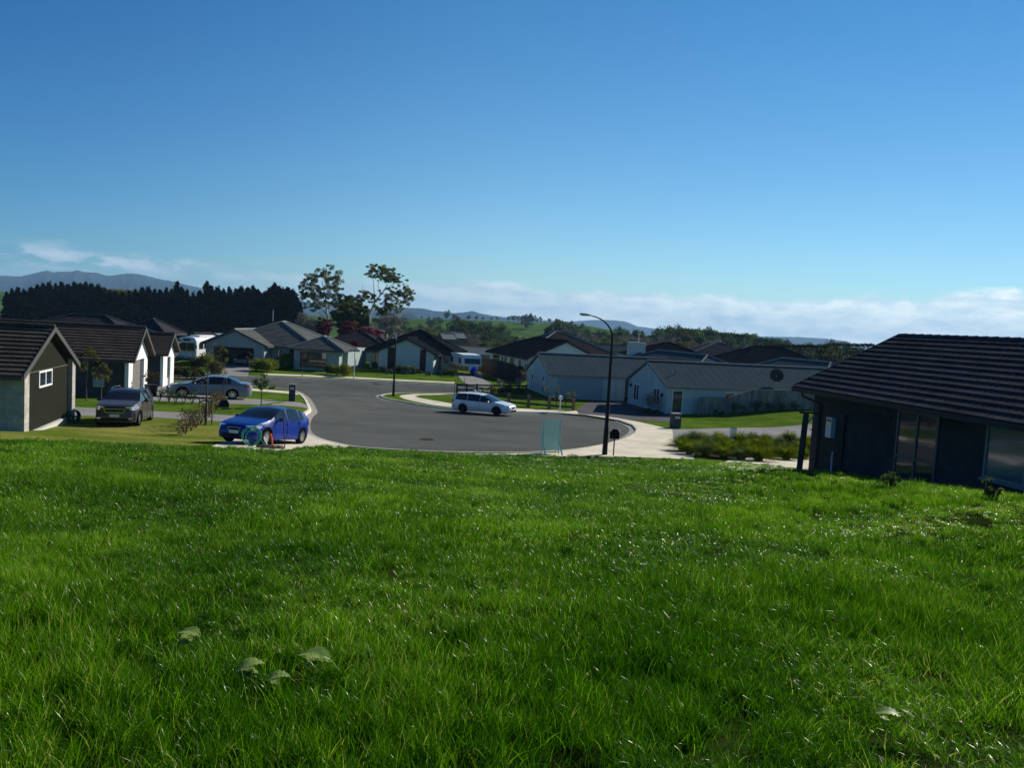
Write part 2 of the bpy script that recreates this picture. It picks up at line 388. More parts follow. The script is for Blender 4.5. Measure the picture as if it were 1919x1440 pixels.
flat('driveway', [(1085,777),(1080,768),(1098,757),(1110,752),(1170,753),(1215,762),(1262,777),(1268,786),(1250,792),(1185,788),(1130,780)], M_dark_drive, 0.02)
flat('driveway', [(130,763),(300,772),(436,779),(580,786),(572,797),(436,792),(300,784),(130,779)], M_conc2, 0.012)
flat('driveway', [(285,723),(322,719),(338,738),(436,746),(563,755),(581,762),(582,768),(566,764),(430,758),(300,752),(270,751),(262,745)], M_conc2, 0.014)
flat('footpath', [(453,727.5),(540,734),(556,737),(562,741),(540,738.5),(453,731.5)], M_conc, 0.02)
flat('driveway', [(414,686),(392,692.5),(376,703),(465,706),(466,700),(475,687),(474,681),(414,681)], M_conc2, 0.016)
flat('driveway', [(853,700),(908,700),(903,705),(908,713),(924,721),(922,728),(878,724),(865,713)], M_conc2, 0.016)
flat('driveway', [(1340,872),(1400,857),(1530,852),(1530,885),(1400,888)], M_conc, 0.05)
flat('lawn', [(0,824),(0,790),(130,778),(300,785),(436,793),(566,797),(560,812),(480,818),(430,824),(400,842),(200,838),(0,832)], M_lawn_dry, 0.008)
flat('garden_bed', [(1262,829),(1400,828),(1530,822),(1700,815),(1700,850),(1520,855),(1400,860),(1340,862),(1290,848)], M_gravel, 0.03)
# the rough paddock in front
sheet('field', FIELD, 0.03, M_field, 1.0, kind='structure')
# ground sheet to the horizon and hills
def ground_mesh():
    rs = [0.0]; r = 2.0
    while r < 45000: rs.append(r); r *= 1.045
    rs.append(45000)
    azs = [];  a = -180.0
    while a < 180-1e-6:
        azs.append(a); a += 0.6 if abs(a) < 44 else (3 if abs(a) < 80 else 8)
    V = []; F_ = []
    for r in rs[1:]:
        for a in azs:
            x = r*math.sin(rad(a)); y = r*math.cos(rad(a))
            z = T(x, y) if y > -60 else T(x, -60)
            z -= 0.45*ss((91-abs(x))/3)*ss((y+16)/3)*ss((124-y)/4)
            V.append((x, y, z))
    n = len(azs); V.append((0, 0, T(0, 0)-0.45)); c = len(V)-1
    for i in range(len(rs)-2):
        for k in range(n): F_.append((i*n+k, i*n+(k+1) % n, (i+1)*n+(k+1) % n, (i+1)*n+k))
    for k in range(n): F_.append((c, (k+1) % n, k))
    m = MB(); m.v = V; m.f = F_; return m
g = ground_mesh().build('ground', M_ground, smooth=True, ang=180, recalc=True); tag(g, kind='structure')
M_hill = mat('far_bush', (0.012, 0.026, 0.022), 0.95, 0.3, 0.004, col2=(0.022, 0.04, 0.030), fine=0.3, fscale=0.02, coord='World', spec=0.05)
def ridge(sky, D, depth, seed, rough=0.05):
    xs = [s[0] for s in sky]; az0, az1 = xs[0], xs[-1]
    V = []; na = int((az1-az0)/2.5); nr = 22
    def prof(px):
        for (a, b), (c, d) in zip(sky, sky[1:]):
            if a <= px <= c: return b+(d-b)*(px-a)/(c-a)
        return sky[-1][1]
    for i in range(na+1):
        px = az0+(az1-az0)*i/na
        py = prof(px)+0.8*mnoise.noise(Vector((px*0.12, seed, 0)))+0.5*mnoise.noise(Vector((px*0.4, seed, 3)))
        top = aty(px, py, D); zt = top.z; sx = top.x/top.y
        for j in range(nr+1):
            u = j/nr; y = D-depth+depth*1.6*u; h = 1-abs(u-0.625)/0.625 if u < 0.625 else 1-(u-0.625)/0.375
            h = ss(h)**0.8 if h > 0 else 0
            nn = mnoise.noise(Vector((px*0.035, y/D*9, seed)))+0.5*mnoise.noise(Vector((px*0.09, y/D*22, seed)))
            base = -40; k = h*(1-0.28*abs(nn)*(1-h)*2.2)
            V.append((sx*y, y, base+(zt-base)*k))
    m = MB(); m.v = V; m.f = [(i*(nr+1)+j, (i+1)*(nr+1)+j, (i+1)*(nr+1)+j+1, i*(nr+1)+j+1) for i in range(na) for j in range(nr)]
    o = m.build('hills', M_hill, smooth=True, ang=180); return tag(o, kind='structure')
ridge([(-260,520),(-60,522),(0,517),(40,519),(72,511),(88,508),(98,511),(130,510),(145,507.5),(160,511),(180,512),(205,518),(240,513),(262,515),(290,522),(330,530),(380,541),(430,548),(500,558),(570,566),(640,572),(660,575)], 5200, 2600, 1.3)
ridge([(560,576),(640,578),(700,579),(762,577),(790,578),(815,583),(850,587),(868,586),(884,583),(905,589),(960,597),(1060,603)], 4200, 1400, 5.1)
ridge([(980,606),(1060,604),(1110,600),(1140,600),(1170,602),(1195,612),(1230,616),(1300,616),(1335,622),(1400,630),(1450,631),(1500,632),(1560,636),(1588,640),(1600,648)], 6500, 1600, 9.7)
# ------------------------------------------------------------------ rough grass (one mass)
def grass_material(name, c1, c2, dry, tr=0.38, rough=0.26):
    m = bpy.data.materials.new(name); m.use_nodes = True; t = m.node_tree; t.nodes.clear(); n = t.nodes.new; l = t.links.new
    out = n('ShaderNodeOutputMaterial'); b = n('ShaderNodeBsdfPrincipled'); b.inputs['Roughness'].default_value = rough; b.inputs['Specular IOR Level'].default_value = 0.12
    g = n('ShaderNodeNewGeometry'); a = n('ShaderNodeAttribute'); a.attribute_name = 'tint'
    nz = n('ShaderNodeTexNoise'); nz.inputs['Scale'].default_value = 0.55; nz.inputs['Detail'].default_value = 5; l(g.outputs['Position'], nz.inputs['Vector'])
    ad = n('ShaderNodeMath'); ad.operation = 'MULTIPLY_ADD'; l(a.outputs['Fac'], ad.inputs[0]); ad.inputs[1].default_value = 0.6
    n2 = n('ShaderNodeTexNoise'); n2.inputs['Scale'].default_value = 0.16; n2.inputs['Detail'].default_value = 3; l(g.outputs['Position'], n2.inputs['Vector'])
    a2 = n('ShaderNodeMath'); a2.operation = 'MULTIPLY_ADD'; l(n2.outputs[0], a2.inputs[0]); a2.inputs[1].default_value = 0.8; l(nz.outputs[0], a2.inputs[2])
    a3 = n('ShaderNodeMath'); a3.operation = 'SUBTRACT'; l(a2.outputs[0], a3.inputs[0]); a3.inputs[1].default_value = 0.40; l(a3.outputs[0], ad.inputs[2])
    r = n('ShaderNodeValToRGB'); e = r.color_ramp.elements; e[0].position = 0.45; e[0].color = (*c1, 1); e[1].position = 0.93; e[1].color = (*c2, 1)
    q = r.color_ramp.elements.new(1.04); q.color = (*dry, 1)
    l(ad.outputs[0], r.inputs[0]); l(r.outputs[0], b.inputs['Base Color'])
    tr_ = n('ShaderNodeBsdfTranslucent'); sc = n('ShaderNodeVectorMath'); sc.operation = 'MULTIPLY'; sc.inputs[1].default_value = (1.15, 1.25, 0.7); l(r.outputs[0], sc.inputs[0]); l(sc.outputs[0], tr_.inputs[0])
    mx = n('ShaderNodeMixShader'); mx.inputs[0].default_value = tr; l(b.outputs[0], mx.inputs[1]); l(tr_.outputs[0], mx.inputs[2]); l(mx.outputs[0], out.inputs[0])
    return m
M_grass = grass_material('rough_grass', (0.026, 0.100, 0.001), (0.195, 0.42, 0.003), (0.42, 0.46, 0.11))
GC = bpy.data.collections.new('grass_sources')
def grass_patch(seed, n, size, h, w, seg, ln=0.38):
    R = np.random.default_rng(seed); V = []; F_ = []; tint = []
    nt_ = 7; tufts = R.uniform(-size/2, size/2, (nt_, 2)); td = R.uniform(0, 2*math.pi, nt_)
    for i in range(n):
        if R.random() < 0.68:
            k = R.integers(nt_); x, y = tufts[k]+R.normal(0, 0.04, 2); dirr = math.atan2(*(R.normal(0, 1, 2)))
        else: x, y = R.uniform(-size/2, size/2, 2); dirr = R.uniform(0, 2*math.pi)
        hh = h*R.uniform(0.45, 1.25); ww = w*R.uniform(0.6, 1.3); lean = abs(R.normal(0, ln))+0.06; curl = R.uniform(0.1, 1.2)
        dx, dy = math.cos(dirr), math.sin(dirr); tw = R.uniform(0, math.pi)
        sx_, sy_ = math.cos(tw), math.sin(tw); px, pz, a = 0.0, 0.0, lean*0.4
        o = len(V); st = hh/seg; tn = R.uniform(-0.35, 0.55) if R.random() < 0.91 else R.uniform(0.75, 1.15)
        for j in range(seg+1):
            wj = ww*(1-(j/seg)**1.7)*0.5+0.0002
            V.append((x+dx*px-sx_*wj, y+dy*px-sy_*wj, pz)); V.append((x+dx*px+sx_*wj, y+dy*px+sy_*wj, pz)); tint += [tn, tn]
            a += (lean+curl)*0.8/seg; px += math.sin(a)*st; pz += math.cos(a)*st
        for j in range(seg): F_.append((o+2*j, o+2*j+1, o+2*j+3, o+2*j+2))
    me = bpy.data.meshes.new('grass_blades'); me.from_pydata(V, [], F_); me.materials.append(M_grass)
    at = me.attributes.new('tint', 'FLOAT', 'POINT'); at.data.foreach_set('value', np.array(tint, dtype=np.float32))
    me.polygons.foreach_set('use_smooth', [True]*len(F_)); me.update()
    o = bpy.data.objects.new('grass_blades', me); GC.objects.link(o); return o
_gi = 0
for k in range(5): grass_patch(10+k, 1000, 0.6, 0.135, 0.0040, 4, 0.26)
for k in range(4): grass_patch(30+k, 620, 0.6, 0.11, 0.0062, 3)
for k in range(4): grass_patch(50+k, 380, 0.6, 0.10, 0.010, 2)
for k in range(2): grass_patch(70+k, 170, 0.30, 0.20, 0.0052, 4, 0.5)      # taller dark tufts
GC_names = sorted(o.name for o in GC.objects)
BARE = [(aty(460,1300,1), 0), ]
DOCKS = [(350,1232), (462,1302), (583,1280), (1640,1320)]
DOCKP = [gp(a, b, 0.06) for a, b in DOCKS]
holes = [(gp(440,1200).xy, 0.36), (gp(520,1315).xy, 0.34), (gp(600,1290).xy, 0.2), (gp(355,1240).xy, 0.18), (gp(1280,1165).xy, 0.25), (gp(1280,1420).xy, 0.18)]
def grass_points():
    R = random.Random(4); P = []; I = []; ROT = []; S = []
    y = -2.0
    while y < 36.5:
        st = 0.36 if y < 9 else (0.42 if y < 18 else 0.5)
        hw = 0.70*max(y, 0)+6.0; x = -hw
        while x < hw:
            qx = x+R.uniform(-.5, .5)*st; qy = y+R.uniform(-.5, .5)*st; x += st
            if not pip((qx, qy), FIELD): continue
            nz = mnoise.noise(Vector((qx*0.35, qy*0.35, 2)))+0.5*mnoise.noise(Vector((qx*1.1, qy*1.1, 7)))
            s = 0.92+0.75*nz; k = R.randrange(5) if y < 9 else (5+R.randrange(4) if y < 18 else 9+R.randrange(4))
            for c, r in holes:
                if (Vector((qx, qy))-c).length < r: s *= 0.5
            if qy > 27: s *= 0.9
            P.append((qx, qy, T(qx, qy)+0.025)); I.append(k); S.append((1.0, 1.0, max(0.42, s)))
            ROT.append((R.uniform(-.12, .12), R.uniform(-.12, .12), R.uniform(0, 6.283)))
            if R.random() < (0.10+0.25*max(0, nz)) and y < 26:
                P.append((qx, qy, T(qx, qy)+0.02)); I.append(13+R.randrange(2)); S.append((lambda q: (q, q, q))(R.uniform(0.6, 1.2))); ROT.append((R.uniform(-.2, .2), R.uniform(-.2, .2), R.uniform(0, 6.283)))
        y += st
    return P, I, ROT, S
P, I, ROT, S = grass_points()
me = bpy.data.meshes.new('grass'); me.from_pydata(P, [], [])
a = me.attributes.new('gi', 'INT', 'POINT'); a.data.foreach_set('value', np.array(I, dtype=np.int32))
a = me.attributes.new('gr', 'FLOAT_VECTOR', 'POINT'); a.data.foreach_set('vector', np.array(ROT, dtype=np.float32).ravel())
a = me.attributes.new('gs', 'FLOAT_VECTOR', 'POINT'); a.data.foreach_set('vector', np.array(S, dtype=np.float32).ravel())
go = bpy.data.objects.new('grass', me); COL.objects.link(go); me.materials.append(M_grass)
tag(go, 'tall uneven green grass of the empty lot in the foreground', 'grass', kind='stuff')
ng = bpy.data.node_groups.new('grass_scatter', 'GeometryNodeTree'); ng.interface.new_socket('Geometry', in_out='INPUT', socket_type='NodeSocketGeometry'); ng.interface.new_socket('Geometry', in_out='OUTPUT', socket_type='NodeSocketGeometry')
gi = ng.nodes.new('NodeGroupInput'); gout = ng.nodes.new('NodeGroupOutput'); iop = ng.nodes.new('GeometryNodeInstanceOnPoints'); ci = ng.nodes.new('GeometryNodeCollectionInfo')
ci.inputs['Collection'].default_value = GC; ci.inputs['Separate Children'].default_value = True; ci.inputs['Reset Children'].default_value = True
def na(name, typ):
    q = ng.nodes.new('GeometryNodeInputNamedAttribute'); q.data_type = typ; q.inputs['Name'].default_value = name; return q.outputs[0]
iop.inputs['Pick Instance'].default_value = True
L2 = ng.links.new
L2(gi.outputs[0], iop.inputs['Points']); L2(ci.outputs[0], iop.inputs['Instance']); L2(na('gi', 'INT'), iop.inputs['Instance Index'])
L2(na('gr', 'FLOAT_VECTOR'), iop.inputs['Rotation']); L2(na('gs', 'FLOAT_VECTOR'), iop.inputs['Scale']); L2(iop.outputs[0], gout.inputs[0])
go.modifiers.new('scatter', 'NODES').node_group = ng

for i, (px, py, dz) in enumerate(((705, 719.5, -0.105), (800, 824, -0.105), (1526, 806, 0.03))):
    p = gp(px, py, dz); q = MB(); q.tube([(0, 0, -0.02), (0, 0, 0.004)], 0.34, 20); o = q.build('manhole_cover', mat('cast_iron', (0.045, 0.04, 0.036), 0.7, 0.2, 8), None); o.location = p; tag(o, ['dark drain cover in the street in front of the far lawn', 'small round manhole cover in the middle of the turning circle', 'round manhole cover in the grey right driveway'][i], 'manhole cover')
# ------------------------------------------------------------------ houses
M_white = mat('white_paint', (0.72, 0.72, 0.70), 0.6, 0.05, 1.0)
M_trim = mat('trim_grey', (0.075, 0.075, 0.072), 0.5, 0.08, 1.0)
M_darktrim = mat('trim_dark', (0.028, 0.028, 0.03), 0.45, 0.1, 1.0)
M_alu = mat('joinery_grey', (0.10, 0.11, 0.12), 0.4, 0.1, 1.0, metal=0.3)
M_dark = mat('dark_interior', (0.012, 0.012, 0.013), 0.9, 0.2, 1.0)
M_soffit = mat('soffit', (0.30, 0.29, 0.27), 0.7, 0.06, 1.0)
M_timber = mat('weathered_timber', (0.17, 0.14, 0.105), 0.85, 0.25, 3.0, stretch=(1, 1, 0.2), fine=0.2, fscale=30)
M_steel = mat('galvanised_steel', (0.45, 0.46, 0.47), 0.4, 0.1, 2.0, metal=0.8)
def tile_mat(name, col, var=0.22):
    return mat(name, col, 0.6, var, 1.3, fine=0.22, fscale=7, bump=0.6, bscale=50, spec=0.06)
def roof_slope(mb, A, B, up, length, course=0.36, step=0.045, wave=0.0, period=0.24, clips=(), under=0.10, ribs=0.0, rnd=None):
    """one roof face: eave from A to B, climbing along up; stepped tile courses or straight ribbed sheet"""
    A = Vector(A); B = Vector(B); up = Vector(up).normalized(); e = (B-A); W_ = e.length; e.normalize(); n = e.cross(up)
    if n.z < 0: n = -n
    m = MB()
    if ribs:
        k = max(1, int(W_/ribs)); us = []
        for i in range(k+1):
            c = W_*i/k
            us += [(max(0, c-0.04), 0), (max(0, c-0.02), 0.010), (min(W_, c+0.02), 0.010), (min(W_, c+0.04), 0)]
        vs = []
        for u_, h in us: vs += [A+e*u_+n*h, A+e*u_+up*length+n*h]
        m.add(vs, [(2*i, 2*i+2, 2*i+3, 2*i+1) for i in range(len(us)-1)])
    else:
        nu = max(1, int(W_/(period/5))) if wave else 1
        hs = [(W_*i/nu, wave*(abs(math.sin(math.pi*W_*i/nu/period))**0.7) if wave else 0) for i in range(nu+1)]
        k = int(math.ceil(length/course)); L = length
        for j in range(k):
            s0 = j*L/k; s1 = (j+1)*L/k; vs = []
            for u_, h in hs:
                q = 0 if not rnd else 0.004*math.sin(u_*3.1+j*2.3)+0.003*math.sin(u_*7.7+j)
                vs += [A+e*u_+up*s0+n*(0.0), A+e*u_+up*(s0-0.012)+n*(step+h+q), A+e*u_+up*s1+n*(h*0.8)]
            m.add(vs, [(3*i, 3*i+3, 3*i+4, 3*i+1) for i in range(nu)]+[(3*i+1, 3*i+4, 3*i+5, 3*i+2) for i in range(nu)])
    # underside and edges
    q = [A, B, B+up*length, A+up*length]
    m.add([p-n*0.005 for p in q]+[p-n*under for p in q], [(4,5,6,7), (0,1,5,4), (1,2,6,5), (3,0,4,7)])
    if clips:
        bm = bmesh.new(); me = bpy.data.meshes.new('t'); me.from_pydata(m.v, [], m.f); bm.from_mesh(me); bpy.data.meshes.remove(me)
        for co, no in clips:
            bmesh.ops.bisect_plane(bm, geom=bm.verts[:]+bm.edges[:]+bm.faces[:], plane_co=co, plane_no=no, dist=1e-4, clear_outer=True)
        bm.verts.index_update(); mb.add([v.co[:] for v in bm.verts], [[v.index for v in f.verts] for f in bm.faces]); bm.free()
    else: mb.add(m.v, m.f)
def rot2(mb, k, ox, oy):
    """turn the block's local mesh by k*90 degrees and shift"""
    c = [(1, 0), (0, 1), (-1, 0), (0, -1)][k]
    mb.v = [(ox+x*c[0]-y*c[1], oy+x*c[1]+y*c[0], z) for x, y, z in mb.v]; return mb
def roof(parent, x0, x1, y0, y1, ze, pitch, M, ends=('g', 'g'), ridge='x', ov=0.55, ovg=0.35, trim=None, course=0.36, step=0.045, wave=0.0, ribs=0.0, cap=True, gutter=True, capmat=None, period=0.24, capr=0.11, lift=0.05):
    """roof over the rectangle; ends g(able) or h(ip) at the low and high end of the ridge axis"""
    trim = trim or M_trim; k = 0; ox = oy = 0
    if tuple(ends) == ('h', 'h'): ridge = 'y' if (y1-y0) > (x1-x0) else 'x'
    if ridge == 'y':      # build with the ridge along x in a turned frame
        k = 1; X0, X1, Y0, Y1 = y0, y1, -x1, -x0
    else: X0, X1, Y0, Y1 = x0, x1, y0, y1
    t = math.tan(rad(pitch)); hw = (Y1-Y0)/2+ov; ym = (Y0+Y1)/2; zr = ze+hw*t-0.0; ze0 = ze-ov*0
    ea = ov if ends[0] == 'h' else ovg; eb = ov if ends[1] == 'h' else ovg
    xa, xb = X0-ea, X1+eb; zl = ze; ln = hw/math.cos(rad(pitch)); mb = MB()
    clipA = (Vector((xa, Y0-ov, 0)), Vector((-1, 1, 0)).normalized()); clipA2 = (Vector((xa, Y1+ov, 0)), Vector((-1, -1, 0)).normalized())
    clipB = (Vector((xb, Y0-ov, 0)), Vector((1, 1, 0)).normalized()); clipB2 = (Vector((xb, Y1+ov, 0)), Vector((1, -1, 0)).normalized())
    kw = dict(course=course, step=step, wave=wave, ribs=ribs, period=period)
    cl = ([clipA] if ends[0] == 'h' else [])+([clipB] if ends[1] == 'h' else [])
    roof_slope(mb, (xa, Y0-ov, zl), (xb, Y0-ov, zl), (0, 1, t), ln, clips=cl, **kw)
    cl = ([clipA2] if ends[0] == 'h' else [])+([clipB2] if ends[1] == 'h' else [])
    roof_slope(mb, (xb, Y1+ov, zl), (xa, Y1+ov, zl), (0, -1, t), ln, clips=cl, **kw)
    neg = lambda c: (c[0], -c[1])
    if ends[0] == 'h': roof_slope(mb, (xa, Y1+ov, zl), (xa, Y0-ov, zl), (1, 0, t), ln, clips=[neg(clipA), neg(clipA2)], **kw)
    if ends[1] == 'h': roof_slope(mb, (xb, Y0-ov, zl), (xb, Y1+ov, zl), (-1, 0, t), ln, clips=[neg(clipB), neg(clipB2)], **kw)
    ro = rot2(mb, k, 0, 0).build('roof', M, parent, recalc=False)
    ra = xa+(hw if ends[0] == 'h' else 0); rb = xb-(hw if ends[1] == 'h' else 0)
    if cap:
        c = MB(); cw = capr if not ribs else 0.09
        def capline(a, b):
            a = Vector(a); b = Vector(b); L = (b-a).length; nn = max(1, int(L/0.42)) if wave else 1
            for i in range(nn):
                p = a.lerp(b, i/nn); q = a.lerp(b, min(1, (i+1.05)/nn)) ; c.tube([p+Vector((0, 0, lift)), q+Vector((0, 0, lift+(0.02 if wave else 0)))], [cw*1.0, cw*1.08], 6)
        if rb-ra > 0.2: capline((ra, ym, zr), (rb, ym, zr))
        for e_, xx, rr in ((ends[0], xa, ra), (ends[1], xb, rb)):
            if e_ == 'h': capline((xx, Y0-ov, zl), (rr, ym, zr)); capline((xx, Y1+ov, zl), (rr, ym, zr))
        rot2(c, k, 0, 0).build('ridge_cap', capmat or M, ro, smooth=True)
    # barge boards on gable ends, gutters on eaves
    b = MB()
    for e_, xx, sg in ((ends[0], xa, -1), (ends[1], xb, 1)):
        if e_ == 'g':
            for ys in (-1, 1):
                p = Vector((xx+sg*0.012, ym+ys*hw, zl-0.05)); q = Vector((xx+sg*0.012, ym, zr-0.05)); d = Vector((0, 0, -0.12)); w_ = Vector((sg*0.03, 0, 0)); u_ = Vector((0, 0, 0.11))
                b = MB(); b.hexa([p+d, p+d+w_, q+d+w_, q+d, p+u_, p+w_+u_, q+w_+u_, q+u_]); rot2(b, k, 0, 0).build('barge_board', trim, ro)
    if gutter:
        for ys in (Y0-ov-0.07, Y1+ov-0.03):
            b = MB(); b.box(xa, xb, ys, ys+0.10, zl-0.15, zl-0.005); rot2(b, k, 0, 0).build('gutter', trim, ro)
        for e_, xx in ((ends[0], xa-0.07), (ends[1], xb-0.03)):
            if e_ == 'h': b = MB(); b.box(xx, xx+0.10, Y0-ov+0.04, Y1+ov-0.04, zl-0.15, zl-0.005); rot2(b, k, 0, 0).build('gutter', trim, ro)
    return ro, zr
def walls(parent, x0, x1, y0, y1, z0, ze, pitch, M, ends=('g', 'g'), ridge='x', ov=0.55, name='wall'):
    t = math.tan(rad(pitch)); zt = ze-0.02
    mb = MB()
    if ridge == 'x': X0, X1, Y0, Y1, k = x0, x1, y0, y1, 0
    else: X0, X1, Y0, Y1, k = y0, y1, -x1, -x0, 1
    mb.box(X0, X1, Y0, Y1, z0, zt)
    za = ze+ov*t-0.14/math.cos(rad(pitch)); ym = (Y0+Y1)/2; zp = za+(Y1-Y0)/2*t
    for e_, xx in ((ends[0], X0), (ends[1], X1-0.15)):
        if e_ == 'g':
            mb.add([(xx, Y0, zt), (xx, Y1, zt), (xx, Y1, za), (xx, ym, zp), (xx, Y0, za), (xx+.15, Y0, zt), (xx+.15, Y1, zt), (xx+.15, Y1, za), (xx+.15, ym, zp), (xx+.15, Y0, za)],
                   [(0,1,2,3,4), (9,8,7,6,5), (2,7,8,3), (3,8,9,4), (0,4,9,5), (1,6,7,2)])
    # soffit
    return rot2(mb, k, 0, 0).build(name, M, parent)
def window(parent, P, u, s0, s1, z0, z1, frame=None, glass=None, n=1, out=None, fw=0.05, sill=False, name='window', rows=None):
    """P,u in the parent's local xy; out = outward normal"""
    frame = frame or M_alu; glass = glass or M_glass
    u = Vector((u[0], u[1], 0)); P = Vector((P[0], P[1], 0)); o = Vector((out[0], out[1], 0))
    def bx(mb, a0, a1, c0, c1, d0, d1):
        mb.hexa([P+u*a0+o*d0+Vector((0,0,c0)), P+u*a1+o*d0+Vector((0,0,c0)), P+u*a1+o*d1+Vector((0,0,c0)), P+u*a0+o*d1+Vector((0,0,c0)),
                 P+u*a0+o*d0+Vector((0,0,c1)), P+u*a1+o*d0+Vector((0,0,c1)), P+u*a1+o*d1+Vector((0,0,c1)), P+u*a0+o*d1+Vector((0,0,c1))])
    f = MB(); d = 0.05
    bx(f, s0, s1, z0, z0+fw, -0.02, d); bx(f, s0, s1, z1-fw, z1, -0.02, d)
    for a in [s0]+[s0+(s1-s0)*i/n-fw/2 for i in range(1, n)]+[s1-fw]: bx(f, a, a+fw, z0+fw, z1-fw, -0.02, d-0.002)
    for r in rows or []: bx(f, s0+fw, s1-fw, r-fw/2, r+fw/2, -0.02, d-0.004)
    if sill: bx(f, s0-0.05, s1+0.05, z0-0.06, z0-0.002, -0.02, d+0.05)
    w = f.build(name, frame, parent); g = MB(); bx(g, s0+fw*0.5, s1-fw*0.5, z0+fw*0.5, z1-fw*0.5, -0.01, 0.018)
    g.build('pane', glass, w); return w
def panel(parent, P, u, out, s0, s1, z0, z1, M, name, d0=-0.02, d1=0.03):
    u = Vector((u[0], u[1], 0)); P = Vector((P[0], P[1], 0)); o = Vector((out[0], out[1], 0)); f = MB()
    f.hexa([P+u*s0+o*d0+Vector((0,0,z0)), P+u*s1+o*d0+Vector((0,0,z0)), P+u*s1+o*d1+Vector((0,0,z0)), P+u*s0+o*d1+Vector((0,0,z0)),
            P+u*s0+o*d0+Vector((0,0,z1)), P+u*s1+o*d0+Vector((0,0,z1)), P+u*s1+o*d1+Vector((0,0,z1)), P+u*s0+o*d1+Vector((0,0,z1))])
    return f.build(name, M, parent)
def garage_door(parent, P, u, out, s0, s1, z0, z1, M, rows=5):
    u3 = Vector((u[0], u[1], 0)); P3 = Vector((P[0], P[1], 0)); o = Vector((out[0], out[1], 0)); f = MB(); h = (z1-z0)/rows
    for i in range(rows):
        a, b = z0+i*h+0.012, z0+(i+1)*h
        f.hexa([P3+u3*s0+o*-0.02+Vector((0,0,a)), P3+u3*s1+o*-0.02+Vector((0,0,a)), P3+u3*s1+o*0.035+Vector((0,0,a)), P3+u3*s0+o*0.035+Vector((0,0,a)),
                P3+u3*s0+o*-0.02+Vector((0,0,b)), P3+u3*s1+o*-0.02+Vector((0,0,b)), P3+u3*s1+o*0.03+Vector((0,0,b)), P3+u3*s0+o*0.03+Vector((0,0,b))])
    return f.build('garage_door', M, parent)
def pipe(parent, pts, r, M, name='downpipe', n=6): return MB().tube(pts, r, n).build(name, M, parent, smooth=True)
def bg_house(label, pl, pr, peave, Y, depth, pitch, Mr, Mw, ends=('h', 'h'), ridge='x', rz=0.0, floor=None, cat='house', hwall=None, group=None, **kw):
    """a house farther back: left/right eave pixels at distance Y"""
    a = aty(pl, peave, Y); b = aty(pr, peave, Y); ze = (a.z+b.z)/2
    w = (b.x-a.x)-1.1; cx = (a.x+b.x)/2
    base = floor if floor is not None else ze-2.5
    if ends == ('h', 'h'): ridge = 'y' if depth > w else 'x'
    o = empty('house', (cx, Y, base), rz, label, cat, group)
    walls(o, -w/2, w/2, 0, depth, -0.6, ze-base, pitch, Mw, ends, ridge)
    roof(o, -w/2, w/2, 0, depth, ze-base, pitch, Mr, ends, ridge, **kw)
    return o, w, ze-base
M_tile_near = tile_mat('tile_charcoal', (0.056, 0.054, 0.063)); M_tile_h1 = tile_mat('tile_olive_brown', (0.060, 0.056, 0.046))
M_tile_h2 = tile_mat('tile_brown_grey', (0.068, 0.056, 0.050)); M_tile_grey = tile_mat('tile_grey', (0.105, 0.11, 0.108)); M_tile_black = tile_mat('tile_black', (0.013, 0.015, 0.021))
M_tile_brown = tile_mat('tile_brown', (0.045, 0.040, 0.042)); M_tile_slate = tile_mat('tile_slate', (0.045, 0.045, 0.055))
M_sheet = mat('roof_sheet', (0.054, 0.078, 0.088), 0.7, 0.08, 0.6, fine=0.06, fscale=3, spec=0.08)
M_sheet_cap = mat('roof_sheet_cap', (0.20, 0.22, 0.22), 0.6, 0.06, 1.0)
M_plaster_w = mat('plaster_white', (0.62, 0.66, 0.66), 0.8, 0.05, 0.5)
M_brick_near = brick_mat('brick_charcoal', (0.058, 0.056, 0.057), (0.042, 0.041, 0.043))
M_brick_pale = brick_mat('brick_pale', (0.42, 0.40, 0.35), (0.30, 0.29, 0.26), 0.39, 0.19)
M_brick_dark2 = brick_mat('brick_dark', (0.085, 0.085, 0.095), (0.07, 0.07, 0.08))
M_clad_green = mat('cladding_green', (0.022, 0.024, 0.018), 0.8, 0.06, 0.8, fine=0.05, fscale=20)
M_plaster = mat('plaster_pale', (0.46, 0.52, 0.50), 0.8, 0.06, 0.5, fine=0.05, fscale=12)
M_plaster_g = mat('plaster_grey_green', (0.33, 0.39, 0.38), 0.8, 0.06, 0.5, fine=0.05, fscale=12)
M_bb = mat('board_pale_blue', (0.43, 0.50, 0.50), 0.65, 0.06, 0.5, fine=0.04, fscale=10)
M_door_taupe = mat('door_taupe', (0.16, 0.15, 0.135), 0.5, 0.08, 1.0)
M_blind = mat('window_blinds', (0.08, 0.13, 0.15), 0.06, 0.15, 14, spec=0.8, stretch=(0.01, 0.01, 1), det=1)
def frame_from(N_, F_):
    """house frame: origin N_, x axis towards F_"""
    d = Vector((F_.x-N_.x, F_.y-N_.y)); L = d.length; d.normalize(); return L, d, math.atan2(d.y, d.x)
def local(o_loc, d, p): q = Vector((p[0]-o_loc[0], p[1]-o_loc[1])); return q.dot(d), q.dot(Vector((-d.y, d.x)))
